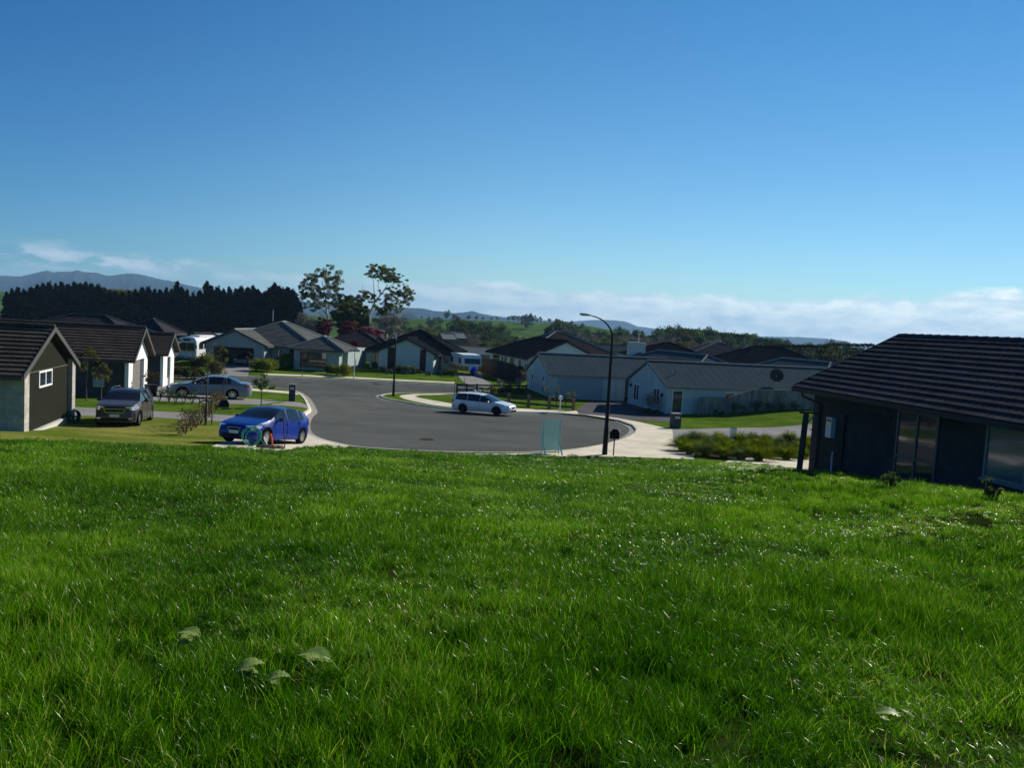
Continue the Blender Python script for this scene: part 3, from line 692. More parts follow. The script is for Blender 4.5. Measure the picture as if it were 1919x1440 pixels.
# ---- house at the right edge
C = Vector((10.03, 28.52)); ud = Vector((1.89, -10.02)).normalized(); vd = Vector((-ud.y, ud.x))     # vd points away into the house
WP = C+ud*0.42+vd*0.6; ang = math.atan2(ud.y, ud.x); FZ = -4.35; EZ = -1.66
h8 = empty('house', (WP.x, WP.y, FZ), ang, 'dark brick house with charcoal stepped tile roof at the right edge of the empty lot', 'house')
L8, W8 = 22.0, 7.0; p8 = 27; hz = EZ-FZ
walls(h8, 0, L8, 0, W8-0.2, -0.8, hz, p8, M_brick_near, ov=0.6)
roof(h8, 0, L8, 0, W8-0.2, hz, p8, M_tile_near, ov=0.6, ovg=0.42, trim=M_darktrim, course=0.355, step=0.046, wave=0.010, period=0.22, capr=0.085, lift=-0.015)
panel(h8, (0, 0), (1, 0), (0, -1), -0.42, L8, hz-0.16, hz-0.14, M_darktrim, 'soffit', -0.02, 0.6)
def ow8(px, py): s, z = onwall(px, py, WP, ud); return s, z-FZ
def win8(pl, pt, pr, pb, **k):
    s0, z1 = ow8(pl, pt); s1, z0 = ow8(pr, pb); return window(h8, (0, 0), (1, 0), s0, s1, z0, z1, out=(0, -1), **k)
s0, zt = ow8(1686, 766); s1, _ = ow8(1764, 780); _, zb = ow8(1676, 912); _, zm = ow8(1682, 853)
window(h8, (0, 0), (1, 0), s0, s1, zb, zt, out=(0, -1), n=2, rows=[zm], fw=0.07)
s0, zt = ow8(1853, 794); _, zb = ow8(1848, 896)
window(h8, (0, 0), (1, 0), s0, s0+2.6, zb, zt, out=(0, -1), n=2, fw=0.075, frame=M_sheet_cap, glass=M_blind, sill=True)
s, z = ow8(1562, 783); s2, z2 = ow8(1560, 821)
mbx = MB(); mbx.box(s-0.16, s+0.16, -0.16, 0, z2, z); mx_ = mbx.build('meter_box', mat('meter_white', (0.55, 0.6, 0.62), 0.4, 0.04, 1), h8)
q = MB(); q.box(s-0.12, s+0.12, -0.166, -0.158, z-0.22, z-0.06); q.build('dial_window', M_glass, mx_)
s, z = ow8(1541, 752); s2, z2 = ow8(1534, 872)
pipe(h8, [(s-0.3, -0.62, hz-0.12), (s-0.25, -0.6, hz-0.28), (s+0.0, -0.1, hz-0.5), (s+0.02, -0.07, hz-0.8), (s+0.02, -0.07, -0.3)], 0.045, M_darktrim)
s, z = ow8(1565, 848); s2, z2 = ow8(1562, 885)
pipe(h8, [(s, -0.08, z), (s, -0.1, z-0.15), (s+0.02, -0.1, -0.3)], 0.03, mat('pvc_grey', (0.5, 0.52, 0.53), 0.4, 0.05, 1), 'vent_pipe')
s, z = ow8(1587, 777); s2, z2 = ow8(1672, 790)
lf = MB(); lf.bar((s, -0.06, z), (s2, -0.06, z2+0.10), 0.05, 0.05); lf.bar((s, -0.06, z), (s, -0.06, 0.0), 0.07, 0.07); lf.bar((s+0.3, -0.5, z-0.22), (s2, -0.05, z2-0.02), 0.025, 0.025); lf.build('clothes_line', mat('frame_dim', (0.05, 0.045, 0.042), 0.6, 0.1, 2), h8)
# concrete strip and gate post beyond the corner
def on_house_level(): pass
gpz = T(9.7, 27.0)
# ---- house at the left edge
N1 = aty(45, 823, 30.0); F1 = aty(140, 787, 36.5); L1, d1, a1 = frame_from(N1, F1); z1f = -5.42
h1 = empty('house', (N1.x, N1.y, z1f), a1, 'house with dark green gable wall and pale block corners at the left edge', 'house')
# local x along the gable wall, local +y goes left (into the house)
E1 = 2.42; p1 = 25; D1 = 12.0
walls(h1, 0.02, L1-0.02, 0.30, D1, -0.5, E1, p1, M_brick_pale, ends=('g', 'g'), ridge='y', ov=0.45)
roof(h1, 0, L1, 0.22, D1, E1, p1, M_tile_h1, ridge='y', ov=0.40, ovg=0.28, trim=M_trim, course=0.37, step=0.05)
t1 = math.tan(rad(p1)); ztop = E1+0.45*t1-0.16
gm = MB(); gw0, gw1 = 0.55, L1-0.5
def gz(x): return ztop+min(x, L1-x)*t1
gm.prism([(gw0, 0.12), (gw1, 0.12), (gw1, gz(gw1)), (L1/2, gz(L1/2)-0.02), (gw0, gz(gw0))], 0.18, 0.28, lambda x, y, z: (x, z, y)); gm.build('gable_cladding', M_clad_green, h1)
jb = MB(); jb.box(gw0, gw1, 0.165, 0.178, E1+0.0, E1+0.03); jb.build('joint_strip', mat('joint_olive', (0.13, 0.135, 0.10), 0.6, 0.05, 1), h1)
for xa_, xb_ in ((0.0, 0.53), (L1-0.48, L1)):
    pm = MB(); pm.prism([(xa_, -0.5), (xb_, -0.5), (xb_, min(gz(xb_), gz(xa_)) if xa_ > 1 else gz(xb_)), (xa_, gz(xa_))], 0.0, 0.6, lambda x, y, z: (x, z, y)); pm.build('corner_pier', M_brick_pale, h1)
fb = MB(); fb.box(0.54, L1-0.49, 0.02, 0.3, -0.5, 0.115); fb.build('foundation', mat('foundation_pale', (0.5, 0.49, 0.45), 0.8, 0.08, 1), h1)
s0, zt = onwall(81, 697, N1, d1); s1, _ = onwall(105, 693, N1, d1); _, zb = onwall(82, 728, N1, d1)
window(h1, (0, 0.18), (1, 0), s0, s1, zb-z1f, zt-z1f, out=(0, -1), n=2, fw=0.07, frame=M_white)
tp = MB(); tp.tube([(-0.05, 3.6, 0.5), (-0.12, 3.6, 0.5), (-0.12, 3.6, 0.42)], 0.02, 6); tp.box(-0.04, -0.0, 3.5, 3.7, 0.42, 0.58); tp.tube([(-0.03, 3.6, 0.42), (-0.03, 3.6, -0.2)], 0.015, 5); tp.build('garden_tap', M_white, h1)
# ---- second and third houses on the left (white gables)
def gable_house(Npx, NY, Fpx, FY, zf, label, E_, pitch, Mr, Dl, kind):
    N_ = aty(*Npx, NY); F_ = aty(*Fpx, FY); L, d, a = frame_from(N_, F_); h = empty('house', (N_.x, N_.y, zf), a, label, 'house')
    t = math.tan(rad(pitch)); z0 = E_+0.45*t-0.16; g = lambda x: z0+min(x, L-x)*t
    walls(h, 0.25, L-0.25, 0.22, Dl, -0.5, E_, pitch, M_brick_dark2, ridge='y', ov=0.70)
    roof(h, 0, L, 0.12, Dl, E_, pitch, Mr, ridge='y', ov=0.45, ovg=0.5, trim=M_trim, course=0.37, step=0.05)
    f = MB(); dw0, dw1, dh = (L*0.2, L*0.8, E_-0.18) if kind == 'door' else (L*0.36, L*0.66, E_-0.35)
    pr = lambda poly: f.prism(poly, 0.0, 0.22, lambda x, y, z: (x, z, y))
    pr([(0.0, -0.4), (dw0, -0.4), (dw0, g(dw0)), (0.0, g(0))]); pr([(dw1, -0.4), (L, -0.4), (L, g(L)), (dw1, g(dw1))])
    pr([(dw0, dh), (dw1, dh), (dw1, g(dw1)), (L/2, g(L/2)), (dw0, g(dw0))])
    f.build('gable_wall', M_white, h)
    if kind == 'door': garage_door(h, (0, 0.24), (1, 0), (0, -1), dw0, dw1, 0, dh, M_door_taupe)
    else:
        window(h, (0, 0.2), (1, 0), dw0, dw1, 0.35, dh, out=(0, -1), n=1, frame=M_trim)
        panel(h, (0, 0.2), (1, 0), (0, -1), dw0, dw1, -0.4, 0.34, M_white, 'sill_panel')
    return h, N_, d, L, E_
h2, N2, d2, L2_, E2 = gable_house((240,750), 48.0, (275,741), 54.5, -5.95, 'house with white gable and taupe garage door behind the grey hatchback', 2.45, 26, M_tile_h2, 10.5, 'door')
# side wall facing the camera: windows and a meter box (local x = 0.25 plane faces -x)
window(h2, (0.25, 0), (0, 1), 6.2, 7.1, 0.15, 2.15, out=(-1, 0), n=1, rows=[1.5]); window(h2, (0.25, 0), (0, 1), 4.0, 4.9, 0.15, 2.15, out=(-1, 0), n=1, rows=[1.5])
mb_ = MB(); mb_.box(0.07, 0.25, 1.35, 1.95, 0.75, 1.55); mb_.build('meter_box', mat('meter_teal', (0.30, 0.42, 0.42), 0.4, 0.05, 1), h2)
fd = MB(); fd.box(0.16, 0.24, 0.6, 10.5, -0.4, 0.12); fd.build('foundation', mat('foundation_pale', (0.5, 0.49, 0.45), 0.8, 0.08, 1), h2)
# its taller hip roof behind
hb = empty('house', (aty(165, 592, 74).x, 70, -6.35), rad(2), 'slate hip roofed house rising behind the white gable with taupe door', 'house')
walls(hb, -6, 6.0, 0, 9, -0.5, 2.7, 23, M_brick_dark2, ('h', 'h')); roof(hb, -6, 6.0, 0, 9, 2.7, 23, M_tile_slate, ('h', 'h'))
h3, N3, d3, L3, E3 = gable_house((305,722), 62.0, (325,717), 67.0, -6.35, 'house with small white gable and tall window beside the silver sedan', 2.45, 26, M_tile_h2, 8.0, 'window')
bg_house('dark roofed house between the white gables and the black conifers', 225, 314, 624, 84, 4.3, 30, M_tile_slate, M_brick_dark2, ('h', 'h'))
bg_house('brown tiled house behind the white bus', 285, 392, 650, 112, 12, 25, M_tile_brown, M_brick_dark2, ('h', 'h'), rz=rad(-6))
o, w, e = bg_house('house with pale blue roof panels in front of the conifer belt', 345, 402, 640, 135, 8, 27, M_tile_brown, M_plaster, ('g', 'g'), 'y', rz=rad(-14))
M_solar = mat('solar_glass', (0.22, 0.30, 0.36), 0.15, 0.1, 2, spec=0.8)
sp_ = MB(); t_ = math.tan(rad(27)); sp_.hexa([(0.2, 0.5, e+(w/2+.35)*t_+.08), (w/2+.3, 0.5, e+0.25*t_+.06), (w/2+.3, 7.5, e+0.25*t_+.06), (0.2, 7.5, e+(w/2+.35)*t_+.08), (0.2, 0.5, e+(w/2+.35)*t_+.16), (w/2+.3, 0.5, e+0.25*t_+.14), (w/2+.3, 7.5, e+0.25*t_+.14), (0.2, 7.5, e+(w/2+.35)*t_+.16)])
sp_.build('solar_panel', M_solar, o)
# ---- grey roofed house with the open garage
Y4 = 91.0; z4 = -6.62
c4 = aty(438, 684, Y4); h4 = empty('house', (c4.x, Y4, z4), rad(-1.0), 'grey tiled house with an open double garage across the street', 'house')
m4 = Y4/FP
gx0, gx1 = -54*m4, 56*m4; dx0, dx1 = -40*m4, 37*m4; E4 = 2.45; p4 = 24; t4 = math.tan(rad(p4)); zz = E4+0.5*t4-0.16
gz4 = lambda x: zz+min(x-gx0, gx1-x)*t4; xm = (gx0+gx1)/2
f = MB(); pr = lambda poly: f.prism(poly, 0.0, 0.3, lambda x, y, z: (x, z, y))
pr([(gx0, -0.5), (dx0, -0.5), (dx0, gz4(dx0)), (gx0, gz4(gx0))]); pr([(dx1, -0.5), (gx1, -0.5), (gx1, gz4(gx1)), (dx1, gz4(dx1))]); pr([(dx0, 2.15), (dx1, 2.15), (dx1, gz4(dx1)), (xm, gz4(xm)), (dx0, gz4(dx0))])
f.build('gable_wall', M_plaster_g, h4)
f = MB(); f.box(gx0, gx0+0.25, 0.3, 6.4, -0.5, E4); f.box(gx1-0.25, gx1, 0.3, 6.4, -0.5, E4); f.box(gx0+.25, gx1-.25, 6.2, 6.4, -0.5, E4); f.build('garage_wall', M_plaster_g, h4)
f = MB(); f.box(gx0+.25, gx1-.25, 0.31, 6.19, E4-0.1, E4-0.02); f.build('garage_ceiling', M_dark, h4); f = MB(); f.box(dx0, dx1, 0, 6.19, -0.3, 0.02); f.build('garage_floor', M_conc2, h4)
roof(h4, gx0, gx1, 0, 7.5, E4, p4, M_tile_grey, ridge='y', ov=0.5, ovg=0.35, step=0.04, capmat=M_sheet_cap)
mx0, mx1 = -46*m4, 196*m4*0.70
walls(h4, gx1+0.1, 205*m4, 2.6, 13, -0.5, E4, p4, M_plaster_g, ('h', 'h')); roof(h4, mx0, mx1, 2.6, 15.6, E4+0.02, p4, M_tile_grey, ('h', 'h'), step=0.04, capmat=M_sheet_cap)
walls(h4, 110*m4, 196*m4, 0.6, 7, -0.5, E4-0.03, p4, M_plaster_g, ('h', 'h'), 'y'); roof(h4, 110*m4, 196*m4, 0.6, 7, E4-0.04, p4, M_tile_grey, ('h', 'h'), 'y', step=0.04, capmat=M_sheet_cap)
window(h4, (0, 0.6), (1, 0), 122*m4, 172*m4, 0.3, 2.1, out=(0, -1), n=3, frame=M_alu); window(h4, (0, 2.6), (1, 0), 68*m4, 75*m4, 0.4, 2.1, out=(0, -1), frame=M_alu)
panel(h4, (0, 2.6), (1, 0), (0, -1), 92*m4, 103*m4, 0.0, 2.15, M_darktrim, 'front_door')
pipe(h4, [(57*m4, -0.08, 2.2), (57*m4, -0.08, 0)], 0.05, M_white); pipe(h4, [(202*m4, 0.5, 2.2), (202*m4, 0.5, 0)], 0.05, M_white)
pipe(h4, [(34*m4, 7, 5.2), (34*m4, 7, 6.6)], 0.05, M_steel, 'flue')
bg_house('brown tiled house between the grey house and the black roofed house', 575, 740, 656, 118, 12, 24, M_tile_brown, M_plaster, ('h', 'h'))
bg_house('small dark hip roofed house behind the black roofed house', 668, 742, 652, 121, 9, 26, M_tile_slate, M_plaster, ('h', 'h'))
# ---- black roofed house with tall dark windows
Y5 = 98.0; m5 = Y5/FP; c5 = aty(762, 698, Y5); z5 = c5.z; h5 = empty('house', (c5.x, Y5, z5), rad(-2), 'black tiled house with pale gable and two tall dark windows behind the far lawn', 'house')
E5 = 2.3; p5 = 25
walls(h5, -54*m5, 50*m5, 0, 6, -0.5, E5, p5, M_plaster, ridge='y'); roof(h5, -54*m5, 50*m5, 0, 7, E5, p5, M_tile_black, ridge='y', trim=M_darktrim, step=0.06)
walls(h5, -84*m5, 82*m5, 4, 15, -0.5, E5, p5, M_plaster, ('h', 'h')); roof(h5, -84*m5, 82*m5, 4, 15, E5+0.02, p5, M_tile_black, ('h', 'h'), trim=M_darktrim, step=0.06)
for a_, b_, zt in ((-37, -24, 2.95), (24, 35, 2.9)):
    window(h5, (0, 0), (1, 0), a_*m5, b_*m5, 0.1, zt, out=(0, -1), n=1, frame=M_darktrim, rows=[0.75, 1.9], glass=mat('glass_deep', (0.006, 0.007, 0.009), 0.25, 0.2, 1, spec=0.25))
window(h5, (0, 4), (1, 0), 62*m5, 71*m5, 1.2, 2.2, out=(0, -1), frame=M_darktrim); panel(h5, (0, 4), (1, 0), (0, -1), 51.5*m5, 56*m5, 0, 2.1, M_darktrim, 'front_door')
window(h5, (0, 4), (1, 0), -80*m5, -58*m5, 0.1, 2.1, out=(0, -1), n=3, frame=M_darktrim)
pipe(h5, [(-50*m5, -0.08, 2.2), (-50*m5, -0.08, 0)], 0.05, M_white); pipe(h5, [(49*m5, -0.08, 2.2), (49*m5, -0.08, 0)], 0.05, M_white)
pipe(h5, [(-36*m5, 4.5, 3.8), (-36*m5, 4.5, 4.6)], 0.13, M_steel, 'flue', 8)
# ---- long dark roofed white house in the middle distance
A6 = Vector((1.5, 100)); B6 = Vector((-4.2, 118)); L6, d6, a6 = frame_from(Vector((*A6, 0)), Vector((*B6, 0))); z6 = -6.75
h6 = empty('house', (1.5, 100, z6), a6, 'long white house with dark tiled roof behind the brown paling fence', 'house')
walls(h6, 0.6, L6-0.6, -10.5, -0.6, -0.5, 2.48, 24, M_plaster_w, ('g', 'h')); roof(h6, 0.6, L6-0.6, -10.5, -0.6, 2.48, 24, M_tile_black, ('g', 'h'), trim=M_darktrim, step=0.05)
walls(h6, 6, 15, -16, -3, -0.5, 2.9, 24, M_plaster, ('h', 'h')); roof(h6, 8, 20, -16, -3, 3.0, 24, M_tile_brown, ('h', 'h'), trim=M_darktrim, step=0.05, capmat=M_sheet_cap)
for a_, b_ in ((1.0, 1.6), (3.6, 4.4), (6.6, 8.2), (10.0, 10.8), (11.6, 12.2), (13.4, 16.6)):
    window(h6, (0, -0.6), (1, 0), a_, b_, 0.4 if a_ != 6.6 else 0.1, 2.15, out=(0, 1), frame=M_darktrim, n=1)
# ---- pale blue board house with sheet metal roof
O7 = Vector((3.7, 78.0)); ex = Vector((.958, .288)).normalized(); a7 = math.atan2(ex.y, ex.x); z7 = -7.12
h7 = empty('house', (O7.x, O7.y, z7), a7, 'large pale blue board house with ribbed metal gable roofs beside the turning circle', 'house')
E7 = 2.45; p7 = 25; K7 = dict(ribs=0.76, trim=M_sheet_cap, capmat=M_sheet_cap, ov=0.25, ovg=0.2)
def blk(x0, x1, y0, y1, ends, ridge, dz=0.0, roofext=None):
    walls(h7, x0, x1, y0, y1, -0.5, E7+dz, p7, M_bb, ends, ridge, ov=0.25)
    r = roofext or (x0, x1, y0, y1); roof(h7, *r, E7+dz, p7, M_sheet, ends, ridge, **K7)
blk(0, 8, 0, 7.4, ('g', 'g'), 'x', 0, (0, 14, 0, 7.4)); blk(7.2, 31, -10.5, -2.5, ('g', 'g'), 'x', 0.01)
blk(10.5, 21.1, -3.5, 14, ('h', 'h'), 'y', 0.02, (10.5, 21.1, -7.4, 14)); blk(26.0, 36.0, -3, 12, ('h', 'h'), 'y', 0.03, (26.0, 36.0, -6.5, 12))
for x_ in [i*0.4 for i in range(1, 18)]:      # board joints on the gables
    pass
def battens(P, u, out, L, top, skip=()):
    f = MB(); u = Vector((*u, 0)); o = Vector((*out, 0)); P = Vector((*P, 0)); n = int(L/0.4)
    for i in range(1, n):
        s = L*i/n
        if any(a-0.05 < s < b+0.05 for a, b in skip): continue
        q = P+u*s; z = top(s); f.hexa([q-u*.022+Vector((0,0,-.4)), q+u*.022+Vector((0,0,-.4)), q+u*.022+o*.022+Vector((0,0,-.4)), q-u*.022+o*.022+Vector((0,0,-.4)), q-u*.022+Vector((0,0,z)), q+u*.022+Vector((0,0,z)), q+u*.022+o*.022+Vector((0,0,z)), q-u*.022+o*.022+Vector((0,0,z))])
    f.build('batten', M_bb, h7)
t7 = math.tan(rad(p7)); g7 = lambda L: (lambda s: E7+0.25*t7-0.18+min(s, L-s)*t7)
battens((0, 0), (0, 1), (-1, 0), 7.4, g7(7.4), [(1.6, 2.2), (5.2, 5.8)]); battens((7.2, -10.5), (0, 1), (-1, 0), 8, g7(8), [(1.2, 2.6), (5.4, 6.8)])
window(h7, (0, 0), (0, 1), 1.6, 2.2, 0.5, 2.1, out=(-1, 0), frame=M_white); window(h7, (0, 0), (0, 1), 5.2, 5.8, 0.5, 2.1, out=(-1, 0), frame=M_white)
window(h7, (7.2, -10.5), (0, 1), 1.3, 2.5, 0.55, 2.1, out=(-1, 0), frame=M_white, n=2, fw=.07); window(h7, (7.2, -10.5), (0, 1), 5.5, 6.7, 0.55, 2.1, out=(-1, 0), frame=M_white, n=2, fw=.07)
garage_door(h7, (0, 0), (1, 0), (0, -1), 0.7, 5.6, 0, 2.15, mat('garage_blue', (0.30, 0.37, 0.39), 0.6, 0.05, 1), 4)
window(h7, (7.2, -10.5), (1, 0), 0.5, 1.6, 0.1, 2.15, out=(0, -1), frame=M_white, fw=.1); window(h7, (7.2, -10.5), (1, 0), 5.7, 6.9, 1.0, 2.1, out=(0, -1), frame=M_white, fw=.1)
window(h7, (7.2, -10.5), (1, 0), 7.9, 9.2, 1.2, 2.05, out=(0, -1), frame=M_white, fw=.1, glass=M_dark)
for p_ in ((7.1, -2.2), (7.1, -5.9)): pass
lt = MB(); lt.box(7.02, 7.19, -3.3, -3.12, 1.75, 2.05); lt.build('wall_lamp', M_darktrim, h7); lt = MB(); lt.box(7.02, 7.19, -9.8, -9.62, 1.45, 1.75); lt.build('wall_lamp', M_darktrim, h7)
pipe(h7, [(0.15, -0.06, 2.3), (0.15, -0.06, 0)], 0.04, M_bb); pipe(h7, [(7.0, -0.06, 2.3), (7.0, -0.06, 0)], 0.04, M_bb)
pipe(h7, [(8.9, -8.6, 3.0), (8.9, -8.6, 3.95)], 0.04, M_sheet_cap, 'flue')
# satellite dish
dsh = MB(); R_ = 0.58
cen = Vector((18.8, -9.6, 3.75)); nd = Vector((-0.35, -0.85, 0.35)).normalized(); ua = nd.orthogonal().normalized(); va = nd.cross(ua)
vs = [cen-nd*0.09]; fs = []
for r_, dz in ((0.2, -0.07), (0.42, -0.025), (R_+.06, 0.03)):
    for k in range(14): th = 2*math.pi*k/14; vs.append(cen+(ua*math.cos(th)+va*math.sin(th))*r_+nd*dz)
fs += [(0, 1+k, 1+(k+1) % 14) for k in range(14)]
for j in range(2): fs += [(1+j*14+k, 1+(j+1)*14+k, 1+(j+1)*14+(k+1) % 14, 1+j*14+(k+1) % 14) for k in range(14)]
dsh.add(vs, fs); dk = dsh.build('satellite_dish', mat('dish_grey', (0.03, 0.03, 0.03), 0.5, 0.1, 2), h7, smooth=True)
pipe(h7, [cen-nd*0.08, (18.8, -9.6, 3.3), (18.8, -9.6, 2.95)], 0.025, M_steel, 'dish_bracket')
# ---- roofs farther right and behind
wb, ww_, ee_ = bg_house('dark roofed house with a pale boxed chimney behind the ribbed roofs', 1185, 1345, 672, 112, 10, 20, M_tile_black, M_plaster, ('h', 'h'), rz=rad(3))
ch = MB(); ch.box(-6.4, -4.1, 0.6, 2.2, 2.6, 4.3); ch.box(-6.5, -4.0, 0.5, 2.3, 4.303, 4.42); cho = ch.build('chimney_box', M_bb, wb)
MB().tube([(-5.0, 1.4, 4.4), (-5.0, 1.4, 5.6)], 0.045, 6).box(-5.2, -4.8, 1.35, 1.45, 5.55, 5.7).build('flue', M_white, cho)
bg_house('grey hip roofed house right of the boxed chimney', 1290, 1430, 668, 128, 10, 20, M_tile_slate, M_plaster, ('h', 'h'), capmat=M_sheet_cap)
bg_house('brown roofed house with pale ridge farther right of the chimney', 1360, 1470, 672, 122, 9, 22, M_tile_brown, M_plaster, ('h', 'h'), capmat=M_sheet_cap)
bg_house('wide black roofed house in front of the clipped brown hedge', 1350, 1585, 694, 108, 12, 24, M_tile_black, M_brick_dark2, ('h', 'h'), trim=M_darktrim, rz=rad(4))
bg_house('pale grey low roofed house behind the parked caravan', 838, 945, 664, 138, 8, 14, M_sheet_cap, M_plaster, ('g', 'g'), rz=rad(-4), trim=M_sheet_cap)
bg_house('dark hip roofed house behind the long white house', 1075, 1130, 656, 132, 9, 22, M_tile_slate, M_plaster, ('h', 'h'))
bg_house('low teal roofed house behind the dark hip roof', 1115, 1180, 659, 137, 8, 12, M_sheet, M_plaster, ('g', 'g'))
# ------------------------------------------------------------------ vehicles
def paint(name, col, metal=0.0, rough=0.28): return mat(name, col, rough, 0.03, 1, metal=metal, coat=0.35, det=2, spec=0.12)
M_tyre = mat('tyre_rubber', (0.012, 0.012, 0.013), 0.8, 0.1, 3); M_rim = mat('alloy_rim', (0.62, 0.63, 0.65), 0.25, 0.05, 1, metal=0.9); M_rimdark = mat('rim_bronze', (0.05, 0.03, 0.025), 0.4, 0.1, 1, metal=0.5)
M_under = mat('underbody_black', (0.008, 0.008, 0.008), 0.9, 0.1, 1); M_lamp = mat('headlamp_lens', (0.62, 0.64, 0.66), 0.06, 0.1, 4, spec=1.0, metal=0.5); M_tail = mat('tail_lens', (0.30, 0.01, 0.01), 0.15, 0.1, 4, spec=0.8)
M_plate = mat('number_plate', (0.65, 0.66, 0.66), 0.4, 0.05, 2); M_chrome = mat('chrome', (0.75, 0.76, 0.78), 0.12, 0.02, 1, metal=1.0); M_grille = mat('grille_black', (0.012, 0.012, 0.013), 0.35, 0.1, 1)
def interp(pts, x):
    if x >= pts[0][0]: return pts[0][1]
    for (a, b), (c, d) in zip(pts, pts[1:]):
        if c <= x <= a:
            t = (a-x)/(a-c) if a != c else 0
            return b+(d-b)*t
    return pts[-1][1]
def smoothp(pts, n=4):
    q = catmull([Vector(p) for p in pts], n); return [(v.x, v.y) for v in q]
def make_car(name, label, cat, S, P, rims=None, rim_spokes=7):
    """S: dimensions and profiles (x forward, origin on the ground between the axles)"""
    root = empty(name, (0, 0, 0), 0, label, cat)
    wb, R, W_ = S['wb'], S['R'], S['W']; ra = R+0.055; sill = 0.20
    top = S['top']; belt = S['belt']; plan = S['plan']; xf, xr = top[0][0], top[-1][0]
    special = set()
    for a, b in S['side']: special |= {a, b}
    special |= set(S['ws'])|set(S['rw'])
    xs = sorted(set([round(xf+(xr-xf)*i/84, 4) for i in range(85)])|special, reverse=True)
    xs = [x for i, x in enumerate(xs) if x in special or all(abs(x-s) > 0.018 for s in special)]
    H = max(p[1] for p in top); sec = []
    for x in xs:
        w = interp(plan, x)*W_/2; zt = interp(top, x); bl = min(interp(belt, x), zt-0.035); zb = sill+0.04*max(0, abs(x)-wb/2-0.3)
        if x > xf-0.12: zb = max(zb, 0.22)
        for c in (wb/2, -wb/2):
            if abs(x-c) < ra: zb = max(zb, R+math.sqrt(ra*ra-(x-c)**2))
        up_ = max(0.0, (zt-bl-0.035)/(H-bl)); up_ = min(1, up_)
        wr = w*(0.93-0.22*up_); flare = 0.0
        for c in (wb/2, -wb/2):
            dd = abs(x-c)
            if dd < ra+0.1: flare = max(flare, 0.018*(1-max(0, dd-ra+0.05)/0.15))
        zc = zb+(bl-zb)*0.55; sec.append([(w*0.965+flare, zb), (w*1.0+flare, zb+(bl-zb)*0.28), (w*1.0, zc), (w*0.965, bl), (wr, zt-0.045 if up_ > 0.15 else zt-0.012), (wr*0.66, zt-0.008 if up_ > 0.15 else zt+0.004), (0, zt+0.01)])
    n = len(xs); V = []; m = 13
    for x, s in zip(xs, sec):
        V += [(x, y, z) for y, z in s[:-1]]+[(x, 0, s[-1][1])]+[(x, -y, z) for y, z in s[:-1][::-1]]
    body = []; glass = {}
    def zone(i, k):
        xa = (xs[i]+xs[i+1])/2; kk = k if k < 6 else 11-k
        if kk == 3:
            for q, (a, b) in enumerate(S['side']):
                if b < xa < a: return ('side_window', q, k < 6)
        if kk in (4, 5):
            if S['ws'][1] < xa < S['ws'][0]: return ('windscreen', 0, 0)
            if S['rw'][1] < xa < S['rw'][0]: return ('rear_window', 0, 0)
        return None
    for i in range(n-1):
        for k in range(m-1):
            f = (i*m+k, (i+1)*m+k, (i+1)*m+k+1, i*m+k+1); z = zone(i, k)
            (body if z is None else glass.setdefault(z, [])).append(f)
    body.append(tuple(range(m))); body.append(tuple(range((n-1)*m, n*m))[::-1])
    b = MB(); b.v = V; b.f = body; bo = b.build('body', P, root, smooth=True, ang=38)
    md = None
    for z, fs in glass.items():
        us = sorted({v for f in fs for v in f}); mp = {v: i for i, v in enumerate(us)}
        g = MB(); g.v = [V[v] for v in us]; g.f = [tuple(mp[v] for v in f) for f in fs]; g.build(z[0], M_carglass, root, smooth=True, ang=60)
    u = MB(); u.box(xr+0.25, xf-0.3, -W_*0.40, W_*0.40, 0.17, 0.62); u.box(wb/2-ra, wb/2+ra, -W_*0.455, W_*0.455, 0.60, R+ra+0.02); u.box(-wb/2-ra, -wb/2+ra, -W_*0.455, W_*0.455, 0.60, R+ra+0.02); u.build('underbody', M_under, root)
    tw = 0.20
    for sx in (wb/2, -wb/2):
        for sy in (1, -1):
            yo = sy*(W_/2-0.02)
            t = MB(); pr = [(R*0.66, 0), (R*0.93, 0.0), (R, 0.035), (R, tw-0.03), (R*0.9, tw), (R*0.6, tw)]; N_ = 28
            for r_, d in pr:
                for q in range(N_): th = 2*math.pi*q/N_; t.v.append((sx+r_*math.cos(th), yo-sy*d, R+r_*math.sin(th)))
            for a in range(len(pr)-1):
                for q in range(N_): t.f.append((a*N_+q, a*N_+(q+1) % N_, (a+1)*N_+(q+1) % N_, (a+1)*N_+q))
            wheel = t.build('wheel', M_tyre, root, smooth=True, ang=35)
            r = MB(); Ri = R*0.68
            for q in range(rim_spokes):
                th = 2*math.pi*q/rim_spokes+0.3; c, s_ = math.cos(th), math.sin(th)
                def pt(rr, off, d): return (sx+rr*c-off*s_, yo-sy*d, R+rr*s_+off*c)
                r.hexa([pt(0.03, -0.03, 0.012), pt(0.03, 0.03, 0.012), pt(Ri, 0.026, 0.016), pt(Ri, -0.026, 0.016), pt(0.03, -0.03, 0.05), pt(0.03, 0.03, 0.05), pt(Ri, 0.026, 0.05), pt(Ri, -0.026, 0.05)])
            for q in range(24):
                a0, a1 = 2*math.pi*q/24, 2*math.pi*(q+1)/24
                def rp(rr, d, a): return (sx+rr*math.cos(a), yo-sy*d, R+rr*math.sin(a))
                r.hexa([rp(Ri*0.93, 0.012, a0), rp(Ri*1.02, 0.008, a0), rp(Ri*1.02, 0.008, a1), rp(Ri*0.93, 0.012, a1), rp(Ri*0.93, 0.12, a0), rp(Ri*1.02, 0.12, a0), rp(Ri*1.02, 0.12, a1), rp(Ri*0.93, 0.12, a1)])
            r.tube([(sx, yo-sy*0.01, R), (sx, yo-sy*0.06, R)], 0.055, 12)
